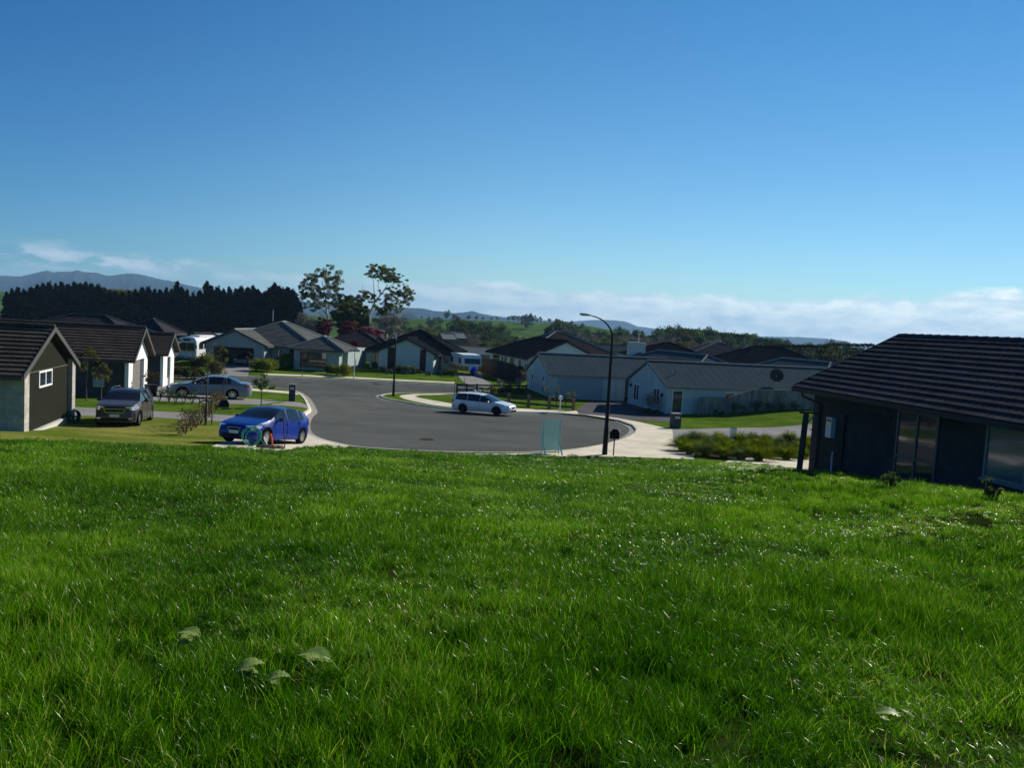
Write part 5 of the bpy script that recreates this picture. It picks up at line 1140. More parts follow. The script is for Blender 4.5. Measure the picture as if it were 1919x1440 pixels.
rail_fence([gp(868, 753.5)]+pts, 'low fence of square brown posts and dark rails behind the white station wagon', 1.02, (0.28, 0.74), 0.26)
pts = [gp(x, 737.5+(x-850)*0.012) for x in (856, 874, 893, 920, 942, 955, 971, 986)]
rail_fence(pts, 'farther dark post and rail fence on the planted strip beyond the wagon', 0.95, (0.35, 0.8), 0.16, mat('post_dark', (0.03, 0.03, 0.028), 0.8, 0.2, 4))
def paling(name, pts, heights, label, M, cap=True, step=0.15):
    o0 = pts[0]; o = empty(name, o0, 0, label, 'fence')
    for (a, b_), (h0, h1) in zip(zip(pts, pts[1:]), heights):
        d = Vector((b_.x-a.x, b_.y-a.y, 0)); L = d.length; d.normalize(); n = int(L/step); q = MB(); nn = Vector((-d.y, d.x, 0)); rr = random.Random(int(L*10))
        for i in range(n):
            f = (i+0.5)/n; c = a.lerp(b_, f)-o0; h = h0+(h1-h0)*f; e = rr.uniform(0, 0.012)
            q.hexa([c-d*step*.47+nn*e+Vector((0,0,-.2)), c+d*step*.47+nn*e+Vector((0,0,-.2)), c+d*step*.47+nn*(e+.02)+Vector((0,0,-.2)), c-d*step*.47+nn*(e+.02)+Vector((0,0,-.2)), c-d*step*.47+nn*e+Vector((0,0,h)), c+d*step*.47+nn*e+Vector((0,0,h)), c+d*step*.47+nn*(e+.02)+Vector((0,0,h)), c-d*step*.47+nn*(e+.02)+Vector((0,0,h))])
        q.build('paling_panel', M, o)
        if cap: MB().bar(a-o0+Vector((0, 0, h0+0.02)), b_-o0+Vector((0, 0, h1+0.02)), 0.12, 0.04).build('capping', M_sheet_cap, o)
        for f in (0, 1): c = a.lerp(b_, f)-o0; q = MB(); q.bar(c-nn*.07+Vector((0,0,-.3)), c-nn*.07+Vector((0,0,(h0 if f == 0 else h1)-.05)), 0.1, 0.1); q.build('post', M, o)
    return o
FB = [aty(1308, 779, 70.2), aty(1360, 777, 70.6), aty(1407, 773.5, 71.0), aty(1460, 770, 71.5), aty(1530, 766, 72.2), aty(1600, 764, 73)]
for p in FB: p.z = T(p.x, p.y)
hz_ = lambda px, py, Yq, p: (aty(px, py, Yq).z-p.z)
tops = [hz_(1308, 745, 70.2, FB[0]), hz_(1360, 746.5, 70.6, FB[1]), hz_(1407, 731, 71.0, FB[2]), hz_(1460, 732, 71.5, FB[3]), hz_(1530, 734, 72.2, FB[4]), hz_(1600, 738, 73, FB[5])]
paling('paling_fence', FB, list(zip(tops, tops[1:])), 'grey weathered paling fence with pale capping in front of the long metal roof', M_fgrey)
FC = [aty(903, 701, 103), aty(935, 708, 97), aty(963, 715, 92), aty(976, 718, 90)]
for p in FC: p.z = T(p.x, p.y)-0.05
tops = [hz_(903, 670, 103, FC[0]), hz_(935, 676, 97, FC[1]), hz_(963, 683, 92, FC[2]), hz_(976, 700, 90, FC[3])]
paling('paling_fence', FC, list(zip(tops, tops[1:])), 'dark brown paling fence stepping down beside the long white house', M_fbrown, False)
# ladder-like frame and pale uprights at the corner garden beyond the wagon
b = gp(851, 752); o = empty('garden_arch', b, 0, 'thin dark wire garden frame at the left end of the fence behind the wagon', 'garden frame')
u = b.y/FP
for x_, h_ in ((0, 42), (18, 45)): MB().bar((x_*u, 0, 0), (x_*u, 0, h_*u), 0.04, 0.04).build('upright', M_black, o)
MB().bar((0, 0, 32*u), (18*u, 0, 34*u), 0.05, 0.05).build('crossbar', M_black, o)
for i, x in enumerate((889, 898, 906, 914)):
    p = gp(x, 741); q = MB(); q.blob((0, 0, 0.25), (0.2, 0.2, 0.28), 8, 6, 0.12, R_); o = q.build('stone', M_white, smooth=True); o.location = p; tag(o, ['pale garden stone farthest left in the row seen over the wagon roof', 'second pale garden stone from the left in the row over the wagon roof', 'third pale garden stone from the left in the row over the wagon roof', 'pale garden stone farthest right in the row over the wagon roof'][i], 'stone', 'row of pale garden stones beyond the wagon')
# ------------------------------------------------------------------ trees and plants
def leafmat(name, col, col2=None, tr=0.35, var=0.35, sc=0.5, rough=0.6):
    return mat(name, col, rough, var, sc, col2=col2, trans=tr, spec=0.08, fine=0.25, fscale=4, rand=0.12, det=4)
M_lv_dark = leafmat('leaves_dark', (0.058, 0.095, 0.032)); M_lv_conifer = leafmat('leaves_conifer', (0.007, 0.012, 0.005), tr=0.06); M_lv_mid = leafmat('leaves_mid', (0.075, 0.13, 0.03), (0.12, 0.17, 0.045))
M_lv_olive = leafmat('leaves_olive', (0.09, 0.105, 0.03), (0.15, 0.15, 0.045)); M_lv_gum = leafmat('leaves_gum', (0.10, 0.13, 0.05), (0.20, 0.22, 0.09)); M_lv_yellow = leafmat('leaves_yellow', (0.11, 0.15, 0.018), (0.24, 0.26, 0.03), 0.35)
M_lv_flax = leafmat('leaves_tussock', (0.060, 0.12, 0.005), (0.22, 0.27, 0.012), 0.45); M_twig = leafmat('bare_twigs', (0.24, 0.20, 0.165), (0.34, 0.30, 0.26), 0.05); M_twigred = leafmat('bare_twigs_red', (0.20, 0.125, 0.09), (0.30, 0.20, 0.14), 0.05)
M_blossom = leafmat('blossom_pink', (0.30, 0.055, 0.10), (0.42, 0.10, 0.16), 0.3); M_blossom2 = leafmat('blossom_wine', (0.13, 0.035, 0.04), (0.21, 0.055, 0.065), 0.25); M_lv_hedge = leafmat('leaves_brown_hedge', (0.055, 0.04, 0.02), (0.10, 0.075, 0.03), 0.15)
M_bark = mat('bark_grey', (0.13, 0.11, 0.09), 0.9, 0.25, 3, stretch=(1, 1, 0.3)); M_barkpale = mat('bark_pale', (0.50, 0.46, 0.40), 0.75, 0.2, 1.5, stretch=(1, 1, 0.3)); M_stem = mat('stem_brown', (0.07, 0.05, 0.035), 0.9, 0.25, 5)
def leaf_mesh(clumps, size, seed, shell=0.55, asp=0.55, droop=0.0):
    """clumps: (x,y,z,rx,ry,rz,n): n small pointed quads spread through each clump"""
    R = np.random.default_rng(seed); C_ = []
    for x, y, z, rx, ry, rz, n in clumps:
        n = max(3, int(n)); d = R.normal(size=(n, 3)); d /= np.linalg.norm(d, axis=1)[:, None]
        r = R.uniform(shell**3, 1, n)**(1/3)*(1+0.12*R.normal(size=n)); C_.append(np.array([x, y, z])+d*r[:, None]*np.array([rx, ry, rz]))
    P = np.concatenate(C_); n = len(P); a = R.normal(size=(n, 3)); a[:, 2] -= droop; a /= np.linalg.norm(a, axis=1)[:, None]
    b = np.cross(a, R.normal(size=(n, 3))); b /= np.linalg.norm(b, axis=1)[:, None]; s = size*R.uniform(0.55, 1.35, n)[:, None]
    V = np.stack([P-a*s, P-b*s*asp*0.6+a*s*0.1, P+a*s, P+b*s*asp], 1).reshape(-1, 3)
    me = bpy.data.meshes.new('crown'); me.vertices.add(4*n); me.vertices.foreach_set('co', V.astype(np.float32).ravel()); me.loops.add(4*n); me.loops.foreach_set('vertex_index', np.arange(4*n, dtype=np.int32))
    me.polygons.add(n); me.polygons.foreach_set('loop_start', np.arange(0, 4*n, 4, dtype=np.int32)); me.polygons.foreach_set('loop_total', np.full(n, 4, dtype=np.int32)); me.update(calc_edges=True); return me
def limbs(h, spread, n, seed, r0=0.16, start=0.3, levels=2, lean=0.0):
    R = random.Random(seed); mb = MB(); tips = []
    top = Vector((lean*h, 0, h*0.86)); pts = [Vector((0, 0, -0.3)), Vector((lean*h*.2, R.uniform(-.02, .02)*h, h*0.3)), Vector((lean*h*.55, R.uniform(-.03, .03)*h, h*0.6)), top]
    mb.tube(pts, [r0*1.25, r0*0.85, r0*0.5, r0*0.15], 7); tips.append(top)
    for i in range(n):
        f = start+(0.92-start)*(i+R.random()*.6)/n; base = pts[1].lerp(pts[2], (f-.3)/.3) if f < .6 else pts[2].lerp(top, min(1, (f-.6)/.3))
        a = 2.4*i+R.uniform(-.4, .4); L = spread*(1.15-0.7*f)*R.uniform(0.7, 1.15); e = base+Vector((math.cos(a)*L, math.sin(a)*L, L*R.uniform(0.45, 0.95)))
        m = base.lerp(e, 0.5)+Vector((0, 0, -L*0.08)); mb.tube([base, m, e], [r0*0.42, r0*0.27, r0*0.09], 5); tips.append(e)
        for k in range(levels):
            g = a+R.uniform(-1.1, 1.1); q = m.lerp(e, R.uniform(0.1, 0.8)); l2 = L*R.uniform(.35, .6); t = q+Vector((math.cos(g)*l2, math.sin(g)*l2, l2*R.uniform(0.3, 1.1))); mb.tube([q, t], [r0*0.16, r0*0.05], 4); tips.append(t)
    return mb, tips
def tree_kind(kind, seed):
    """returns (trunk MB, trunk material, crown mesh, crown material, height)"""
    R = random.Random(seed)
    if kind == 'conifer':
        h = 15.0; mb = MB().tube([(0, 0, -0.5), (0, 0, h*0.95)], [0.3, 0.04], 6); cl = []
        for i in range(26):
            f = (i+0.5)/26; w = 1.9*(1-f)**0.5*R.uniform(0.65, 1.25)+0.15; a = R.uniform(0, 6.28); cl.append((math.cos(a)*w*.25, math.sin(a)*w*.25, 0.3+f*(h-0.3), w, w, h/26*1.3, 30+130*w/1.8))
        return mb, M_stem, leaf_mesh(cl, 0.42, seed, 0.35, 0.45, 0.6), M_lv_conifer, h
    if kind == 'round':
        h = 9.0; mb, tips = limbs(h, 3.6, 9, seed, 0.26, 0.22); cl = []
        for t in tips: q = R.uniform(0.8, 1.35); cl.append((t.x, t.y, t.z+0.2, q, q, q*0.75, 75))
        for i in range(9): a = R.uniform(0, 6.28); r = R.uniform(0.3, 2.6); cl.append((math.cos(a)*r, math.sin(a)*r, R.uniform(2.6, 7.2), 1.4, 1.4, 1.1, 90))
        return mb, M_bark, leaf_mesh(cl, 0.30, seed, 0.3), None, h
    if kind == 'tall':
        h = 13.0; mb, tips = limbs(h, 3.0, 12, seed, 0.3, 0.18); cl = []
        for t in tips: q = R.uniform(0.8, 1.3); cl.append((t.x*.8, t.y*.8, t.z, q, q, q, 70))
        for i in range(12): a = R.uniform(0, 6.28); z = R.uniform(2, 11); r = R.uniform(0.2, 1.8)*(1.1-z/14); cl.append((math.cos(a)*r, math.sin(a)*r, z, 1.2, 1.2, 1.4, 90))
        return mb, M_bark, leaf_mesh(cl, 0.32, seed, 0.3), None, h
    if kind == 'dome':      # flat topped, open below
        h = 10.0; mb, tips = limbs(h, 4.2, 10, seed, 0.24, 0.5, 2); cl = []
        for t in tips: q = R.uniform(0.8, 1.3); cl.append((t.x*1.15, t.y*1.15, min(t.z, 8.6)+.4, q*1.15, q*1.15, q*0.5, 80))
        return mb, M_bark, leaf_mesh(cl, 0.30, seed, 0.2), None, h
    if kind == 'bare':
        h = 8.0; mb, tips = limbs(h, 3.0, 12, seed, 0.16, 0.2, 4); cl = []
        for t in tips: cl.append((t.x, t.y, t.z, 0.9, 0.9, 0.8, 34))
        return mb, M_bark, leaf_mesh(cl, 0.55, seed, 0.1, 0.11), None, h
KINDS = {}
def get_kind(kind, v):
    if (kind, v) not in KINDS:
        mb, tm, cm, km, h = tree_kind(kind, 100*len(KINDS)+v*7+3); tme = bpy.data.meshes.new('trunk'); tme.from_pydata(mb.v, [], mb.f); tme.polygons.foreach_set('use_smooth', [True]*len(mb.f)); KINDS[(kind, v)] = (tme, tm, cm, km, h)
    return KINDS[(kind, v)]
MESHMAT = {}
def matmesh(me, m):
    k = (me.name, m.name)
    if k not in MESHMAT: c = me.copy(); c.materials.clear(); c.materials.append(m); MESHMAT[k] = c
    return MESHMAT[k]
RT = random.Random(77)
def plant_tree(name, x, y, h, kind, v, cm, label, group=None, cat='tree', wide=1.0, tm=None, z=None, trunkname='trunk', crownname='crown'):
    tme, tmm, cme, cmm, H = get_kind(kind, v); s = h/H; o = empty(name, (x, y, T(x, y) if z is None else z), RT.uniform(0, 6.28), label, cat, group); o.scale = (s*wide, s*wide, s)
    a = bpy.data.objects.new(trunkname, matmesh(tme, tm or tmm)); COL.objects.link(a); a.parent = o; b = bpy.data.objects.new(crownname, matmesh(cme, cm or cmm)); COL.objects.link(b); b.parent = o; return o
def tree_px(name, px, topy, Y, kind, v, cm, label, group=None, wide=1.0, **k):
    p = aty(px, topy, Y); z = T(p.x, Y); p.z -= 0.09*(p.z-z) if kind != 'conifer' else 0; return plant_tree(name, p.x, Y, max(2.0, p.z-z), kind, v, cm, label, group, wide=wide, **k)
# ---- black conifer belt on the left
CT = [(12,548),(22,543),(33,540),(45,544),(58,540),(70,536),(80,533),(92,531),(104,533),(115,531),(128,535),(140,531),(150,533),(160,532),(172,534),(184,536),(195,541),(206,546),(217,549),(230,551),(242,547),(254,545),(266,541),(278,540),(290,544),(300,546),(312,541),(322,545),(332,530),(340,541),(350,545),(362,550),(374,547),(388,531),(396,538),(408,540),(419,544),(430,541),(441,543),(452,540),(464,541),(474,539),(484,545),(496,549),(507,541),(515,534),(523,539),(532,543),(540,541),(548,546),(556,556),(563,568)]
def cl_(px, back):
    return ('back row' if back else 'front row')+' conifer of the black belt, behind the '+('left edge house' if px < 105 else 'slate hip roof' if px < 215 else 'small white gable' if px < 318 else 'white bus' if px < 395 else 'ridge of the grey house' if px < 495 else 'right slope of the grey roof')
for i, (px, py) in enumerate(CT):
    Y = 218+RT.uniform(-5, 5)
    tree_px('conifer', px, py, Y, 'conifer', i % 4, None, cl_(px, True), 'conifers of the shelter belt', wide=RT.uniform(0.85, 1.5))
for i in range(42):
    px = 18+i*13+RT.uniform(-4, 4); py = 556+px*0.012+RT.uniform(-4, 5)
    tree_px('conifer', px, py, 207+RT.uniform(-4, 4), 'conifer', (i+1) % 4, None, cl_(px, False), 'conifers of the shelter belt', wide=RT.uniform(1.3, 1.9))
tree_px('dome_tree', 226, 529, 226, 'dome', 0, M_lv_gum, 'pale domed tree rising just above the black conifer belt', wide=0.62)
# ---- custom trees traced as clumps, each at its own distance
def clump_tree(name, Y, base, clumps, branches, cm, label, leaf=0.3, dens=1.0, tm=None, depth=0.75, flat=0.7, cat='tree', shell=0.2, asp=0.5, seed=1, jitter=1.0):
    b = aty(base[0], base[1], Y); z = T(b.x, Y); o = empty(name, (b.x, Y, z), 0, label, cat); u = Y/FP; R = random.Random(seed); cl = []; ctr = sum(c[0] for c in clumps)/len(clumps); wid = max(abs(c[0]-ctr) for c in clumps)*u
    def loc(px, py, dy): p = aty(px, py, Y+dy); return p-Vector((b.x, Y, z))
    for i, (px, py, r) in enumerate(clumps):
        span = math.sqrt(max(0, wid*wid-((px-ctr)*u)**2)); dy = R.uniform(-1, 1)*depth*span; p = loc(px, py, dy); r = r*u
        for k in range(15):
            d = Vector((R.gauss(0, 1), R.gauss(0, 1), R.gauss(0, .75)))*r*0.72*jitter; q = R.uniform(0.28, 0.55)*r; cl.append((p.x+d.x, p.y+d.y, p.z+d.z, q, q, q*flat, dens*30*(r**2)*(2.2 if leaf < 0.22 else 0.9)+6))
    me = leaf_mesh(cl, leaf, seed, shell, asp); link('crown', me, cm, o)
    mb = MB()
    for pts, r0, r1 in branches:
        q = [loc(a, c, 0.0 if i == 0 else R.uniform(-.5, .5)) for i, (a, c) in enumerate(pts)]
        if pts[0][1] > 615: q[0].z = min(q[0].z, 0.0)
        rs = [r0+(r1-r0)*i/(len(q)-1) for i in range(len(q))]; mb.tube(q, rs, 7)
    if mb.v: mb.build('trunk', tm or M_barkpale, o, smooth=True)
    return o
clump_tree('gum_tree', 150, (617, 640), [(613,510,11),(600,516,10),(588,521,9),(628,521,11),(578,529,10),(570,540,9),(590,538,11),(614,535,13),(632,540,9),(572,556,9),(584,553,11),(602,556,12),(624,556,11),(636,555,8),(590,572,9),(610,573,9),(575,574,7),(628,568,7),(566,549,6)],
    [([(617, 640), (614, 600), (610, 560), (603, 525)], 0.30, 0.05), ([(613, 592), (598, 570), (588, 545)], 0.14, 0.03), ([(612, 580), (625, 560), (630, 540)], 0.12, 0.03), ([(609, 555), (595, 540), (582, 530)], 0.1, 0.02), ([(616, 606), (600, 588), (592, 580)], 0.1, 0.03)],
    M_lv_gum, 'tall airy gum tree with a white trunk, left of the pair above the roofs', 0.135, 1.0, seed=3)
clump_tree('gum_tree', 158, (692, 630), [(700,506,10),(712,508,10),(725,512,11),(736,515,11),(744,521,9),(748,528,6),(727,525,9),(692,513,6),(701,519,5),(715,520,6),(676,558,10),(686,554,10),(697,557,8),(666,562,7)],
    [([(688, 630), (692, 592), (703, 565), (714, 552), (727, 533)], 0.30, 0.06), ([(703, 565), (701, 545), (699, 522)], 0.13, 0.04), ([(714, 552), (708, 535), (712, 518)], 0.09, 0.03), ([(720, 545), (738, 532), (744, 524)], 0.07, 0.02), ([(700, 570), (690, 562), (680, 558)], 0.08, 0.03), ([(684, 556), (680, 545), (679, 532)], 0.05, 0.015)],
    M_lv_gum, 'tallest gum tree with a bare leaning fork and flat crown above the pink blossoms', 0.135, 1.3, seed=5, flat=0.5)
clump_tree('gum_tree', 152, (733, 640), [(735,546,9),(748,548,8),(760,543,8),(769,549,7),(765,561,9),(757,570,8),(743,557,10),(726,560,10),(733,574,11),(716,570,10),(744,582,8),(722,586,11),(752,553,7),(712,582,8),(728,597,8)],
    [([(733, 640), (741, 597), (754, 573), (765, 552)], 0.2, 0.04), ([(724, 640), (726, 600), (727, 570)], 0.2, 0.05), ([(741, 597), (738, 575), (736, 552)], 0.09, 0.03), ([(716, 640), (715, 605), (714, 580)], 0.12, 0.04)],
    M_lv_gum, 'broad gum tree of several thin pale stems, rightmost of the three gums', 0.135, 1.0, seed=9)
clump_tree('evergreen_tree', 165, (655, 640), [(655,566,12),(645,572,10),(665,574,11),(655,584,14),(670,590,12),(640,590,10)], [([(655, 640), (655, 575)], 0.3, 0.1)], M_lv_dark, 'dark rounded evergreen tree between the two tall gums', 0.34, 1.6, M_bark, seed=11)
clump_tree('broadleaf_tree', 146, (655, 650), [(640,586,12),(652,582,13),(665,588,13),(676,596,12),(686,604,10),(660,602,14),(646,604,12),(632,600,9),(672,612,11),(655,618,11)], [([(650, 650), (652, 600)], 0.3, 0.1)], M_lv_olive, 'wide olive green tree in front of the dark evergreen', 0.3, 1.7, M_bark, seed=12)
clump_tree('bare_tree', 140, (575, 650), [(570,600,13),(582,606,12),(566,614,11),(590,616,12),(576,622,12),(602,624,9)], [([(575, 650), (575, 600)], 0.2, 0.06), ([(575, 630), (588, 605)], .1, .03), ([(575, 630), (563, 608)], .1, .03)], M_twig, 'leafless grey tree at the right end of the black conifers', 0.5, 1.0, M_bark, seed=13, asp=0.07)
clump_tree('bare_tree', 144, (722, 650), [(718,605,11),(730,606,11),(745,602,9),(712,618,10),(728,622,11),(742,618,9)], [([(722, 650), (722, 600)], 0.2, 0.06)], M_twig, 'leafless grey tree under the rightmost gum', 0.5, 1.0, M_bark, seed=14, asp=0.07)
clump_tree('blossom_tree', 134, (603, 650), [(598,606,8),(606,612,9),(600,622,9),(609,626,7)], [([(603, 650), (603, 615)], 0.12, 0.04)], M_blossom2, 'small wine red blossom tree beside the white gum trunk', 0.2, 2.0, M_stem, seed=15)
clump_tree('blossom_tree', 133, (652, 655), [(645,616,8),(655,612,9),(664,618,8),(650,626,8),(660,628,8),(640,624,6)], [([(652, 655), (652, 620)], 0.12, 0.04)], M_blossom2, 'wide red blossom tree left of the bright pink one', 0.2, 1.6, M_stem, seed=16)
clump_tree('blossom_tree', 131, (690, 660), [(680,626,8),(690,621,10),(700,626,9),(686,633,9),(698,635,8),(672,634,6)], [([(690, 660), (690, 628)], 0.12, 0.04)], M_blossom, 'bright pink blossom tree behind the black roofed house', 0.2, 2.2, M_stem, seed=17)
clump_tree('blossom_tree', 113, (664, 670), [(660,645,6),(668,647,5),(662,651,5)], [([(664, 670), (664, 648)], 0.08, 0.03)], M_blossom2, 'small dusky blossom tree right of the grey wing roof', 0.16, 2.0, M_stem, seed=18)
# ---- woods behind the roofs: each tree its own, in three belts
LBL = {('round', 'dark'): 'dark rounded tree in the wooded valley beyond the roofs', ('round', 'mid'): 'mid green rounded tree in the wooded valley beyond the roofs', ('round', 'olive'): 'olive rounded tree in the wooded valley beyond the roofs',
       ('tall', 'dark'): 'tall dark tree in the wooded valley beyond the roofs', ('tall', 'mid'): 'tall green tree in the wooded valley beyond the roofs', ('dome', 'dark'): 'dark flat topped tree in the wooded valley beyond the roofs', ('bare', 'twig'): 'leafless grey tree in the wooded valley beyond the roofs', ('bare', 'red'): 'leafless reddish brown tree in the wooded valley beyond the roofs', ('tall', 'olive'): 'tall olive tree in the wooded valley beyond the roofs'}
CM = {'dark': M_lv_dark, 'mid': M_lv_mid, 'olive': M_lv_olive, 'twig': M_twig, 'red': M_twigred}
def wr_(px):
    return 'behind the caravan' if px < 860 else 'above the brown fence' if px < 930 else 'above the long white house' if px < 1010 else 'left of the tall lamp arm' if px < 1105 else 'right of the tall lamp arm' if px < 1165 else 'above the boxed chimney' if px < 1240 else 'above the metal ridge' if px < 1330 else 'above the wide black roof' if px < 1450 else 'above the clipped brown hedge'
def wood(px, py, Y, kind=None, col=None, wide=None):
    if kind is None: kind, col = RT.choice([('round', 'dark'), ('round', 'dark'), ('round', 'mid'), ('tall', 'dark'), ('tall', 'mid'), ('bare', 'twig'), ('bare', 'red'), ('round', 'olive'), ('bare', 'twig')])
    tree_px('valley_tree', px, py, Y, kind, RT.randrange(3), CM[col], LBL[(kind, col)].replace('in the wooded valley beyond the roofs', ('far' if Y > 322 else 'middle' if Y > 255 else 'near')+' in the valley, '+wr_(px)), LBL[(kind, col)].replace(' tree ', ' trees ') , wide=wide or RT.uniform(0.9, 1.35))
SKYL = [(1040,606),(1080,613),(1120,621),(1160,622),(1200,621),(1240,625),(1262,617),(1290,618),(1320,621),(1345,625),(1370,622),(1400,632),(1440,634),(1470,641),(1500,646),(1540,645),(1600,650),(1660,654)]
def sk(px):
    for (a, b), (c, d) in zip(SKYL, SKYL[1:]):
        if a <= px <= c: return b+(d-b)*(px-a)/(c-a)
    return SKYL[-1][1]
px = 1046
while px < 1650:
    wood(px, sk(px)+RT.uniform(-2, 5), RT.uniform(330, 390), *RT.choice([('round', 'dark'), ('tall', 'dark'), ('round', 'mid'), ('round', 'dark')])); px += RT.uniform(9, 15)
px = 1050
while px < 1560: wood(px, sk(px)+RT.uniform(9, 17), RT.uniform(265, 320)); px += RT.uniform(10, 17)
px = 1060
while px < 1500: wood(px, sk(px)+RT.uniform(20, 30), RT.uniform(205, 250)); px += RT.uniform(13, 22)
wood(1309, 606, 300, 'dome', 'dark', 1.1); wood(1375, 613, 310, 'dome', 'dark', 1.0); wood(1441, 623, 310, 'dome', 'dark', 0.9); wood(1270, 611, 325, 'round', 'dark', 1.3); wood(1196, 610, 320, 'tall', 'dark', 1.0)
px = 770
while px < 1060: wood(px, 626+(px-770)*0.045+RT.uniform(-7, 7), RT.uniform(235, 330), *RT.choice([('round', 'dark'), ('round', 'mid'), ('bare', 'twig'), ('bare', 'red'), ('round', 'olive'), ('round', 'dark')])); px += RT.uniform(10, 17)
px = 775
while px < 1060: wood(px, 638+(px-775)*0.03+RT.uniform(-4, 5), RT.uniform(180, 215), *RT.choice([('bare', 'red'), ('round', 'dark'), ('round', 'mid'), ('bare', 'twig'), ('round', 'olive')]), 1.2); px += RT.uniform(12, 20)
wood(871, 603, 300, 'round', 'dark', 1.25); wood(884, 610, 290, 'round', 'dark', 1.0); wood(1034, 602, 380, 'tall', 'dark', 1.0); wood(931, 611, 300, 'round', 'dark', 0.8); wood(815, 613, 280, 'round', 'olive', 0.9); wood(1102, 635, 230, 'tall', 'dark', 0.8)
px = 742
while px < 940: wood(px, 613+abs(px-880)*0.04+RT.uniform(-5, 6), RT.uniform(330, 400), *RT.choice([('round', 'dark'), ('round', 'mid'), ('round', 'dark'), ('bare', 'twig')])); px += RT.uniform(9, 15)
px = 748
while px < 830: wood(px, 622+RT.uniform(-4, 6), RT.uniform(200, 240), *RT.choice([('bare', 'red'), ('round', 'mid'), ('round', 'olive'), ('bare', 'twig')])); px += RT.uniform(9, 15)
# ---- trees on the green hill
HL = 'small dark tree standing along the crest of the green hill'
for px, py, Y, w in [(776,593,690,1.2),(790,594,690,1.4),(804,595,690,1.3),(822,596,690,1.2),(852,589,680,1.2),(878,592,690,1.4),(893,592,690,1.0),(905,594,690,1.0),(921,595,690,.9),(932,594,690,.8),(954,593,690,1.2),(963,591,690,1.4),(973,593,690,1.2),(1006,597,690,1.0),(1013,594,690,.8),(1030,597,660,1.0),(1045,597,640,1.0),(1055,601,600,1.2),(1068,603,600,1.3),(1085,608,560,1.3)]:
    tree_px('hill_tree', px, py, Y, 'round', RT.randrange(3), M_lv_dark, HL, 'trees on the crest of the green hill', wide=w)
tree_px('hill_tree', 838, 583, 660, 'round', 1, M_lv_dark, 'large dark round tree alone on the hill crest near the white farmhouse', wide=1.0)
for px, py, w in [(983,591,1.1),(991,589,1.1),(999,591,1.1)]: tree_px('hill_tree', px, py, 650, 'round', RT.randrange(3), M_lv_dark, 'dark tree in the tight clump on top of the green hill', 'clump of trees on the green hill', wide=w)
for i in range(26):
    px = RT.uniform(750, 1060); Y = RT.uniform(420, 600); p = aty(px, 600, Y); plant_tree('hill_tree', p.x, Y, RT.uniform(4, 8), 'round', RT.randrange(3), RT.choice([M_lv_dark, M_lv_mid, M_lv_dark]), 'tree scattered on the slope of the green hill', 'trees on the slope of the green hill', wide=RT.uniform(1, 1.5))
for i in range(60):      # dots of trees on the farther plain, left and right
    az_ = RT.uniform(-0.66, 0.62); Y = RT.uniform(900, 2600)
    if -0.1 < az_ < 0.06: continue
    plant_tree('plain_tree', az_*Y, Y, RT.uniform(8, 15), 'round', RT.randrange(3), M_lv_dark, 'distant tree on the plain under the mountains', 'distant trees on the plain', wide=RT.uniform(1.5, 4))
p = aty(764, 592, 680); o = empty('farmhouse', (p.x, 680, T(p.x, 680)), 0.2, 'white farmhouse with pale roof on the green hill', 'house'); walls(o, -5, 5, 0, 5, -1, 3, 25, M_white); roof(o, -5, 5, 0, 5, 3, 25, M_sheet_cap, ribs=2)
for px, py, Y, lab in ((842, 636, 190, 'small grey barn among the valley trees, left of the pair'), (861, 634, 192, 'small pale roofed barn among the valley trees, right of the pair')):
    p = aty(px, py, Y); o = empty('barn', (p.x, Y, p.z-2.4), 0.5, lab, 'barn'); walls(o, -1.5, 1.5, 0, 3, -3, 2.4, 32, M_timber); roof(o, -1.5, 1.5, 0, 3, 2.4, 32, M_sheet_cap, ribs=1.0)
# ---- clipped brown hedge behind the right roofs
a = aty(1392, 668, 142); b = aty(1640, 664, 136); L = (b-a).length; o = empty('hedge', (a.x, a.y, T(a.x, a.y)), math.atan2(b.y-a.y, b.x-a.x), 'long clipped brown shelter hedge with a stepped top behind the right roofs', 'hedge')
cl = []; R = random.Random(5); n = int(L/0.8)
for i in range(n):
    f = i/n; topz = aty(1392+248*f, (652 if f < 0.17 else 646.5 if f < 0.62 else 644.5) - 1.2*f, 140).z-o.location.z
    for k in range(int(topz/0.9)): cl.append((f*L+R.uniform(-.2, .2), 0, 0.5+k*0.9, 0.55, 0.6, 0.55, 60))
    cl.append((f*L, 0, topz-0.3, 0.5, 0.6, 0.25, 80))
link('foliage', leaf_mesh(cl, 0.16, 8, 0.75), leafmat('leaves_clipped', (0.028, 0.020, 0.010), (0.05, 0.036, 0.016), 0.1), o); q = MB()
for i in range(0, n, 4): q = MB(); q.tube([(i/n*L, 0, -0.5), (i/n*L, 0, 3.5)], 0.08, 5); q.build('stem', M_stem, o)
# ---- garden shrubs
def shrub(name, px, py, w, h, M, label, group=None, leaf=0.07, dens=1.0, cat='shrub', depth=None, seed=None, pos=None):
    p = pos or gp(px, py); seed = seed or int(px*7+py); o = empty(name, p, 0, label, cat, group); R = random.Random(seed); cl = []; depth = depth or w; k = max(4, int(5*w*depth*1.2))
    for i in range(k):
        a = R.uniform(0, 6.28); r = math.sqrt(R.random())*0.36; c = 0.30*min(w, h); cl.append((math.cos(a)*r*w, math.sin(a)*r*depth, h*R.uniform(0.30, 0.78), c*R.uniform(.7, 1.1), c*R.uniform(.7, 1.1), c*R.uniform(.7, 1.1), dens*70))
    link('foliage', leaf_mesh(cl, leaf, seed, 0.25), M, o); q = MB()
    for i in range(4): a = R.uniform(0, 6.28); q.tube([(0, 0, -0.05), (math.cos(a)*w*.25, math.sin(a)*depth*.25, h*0.6)], 0.02, 4)
    q.build('stem', M_stem, o); return o
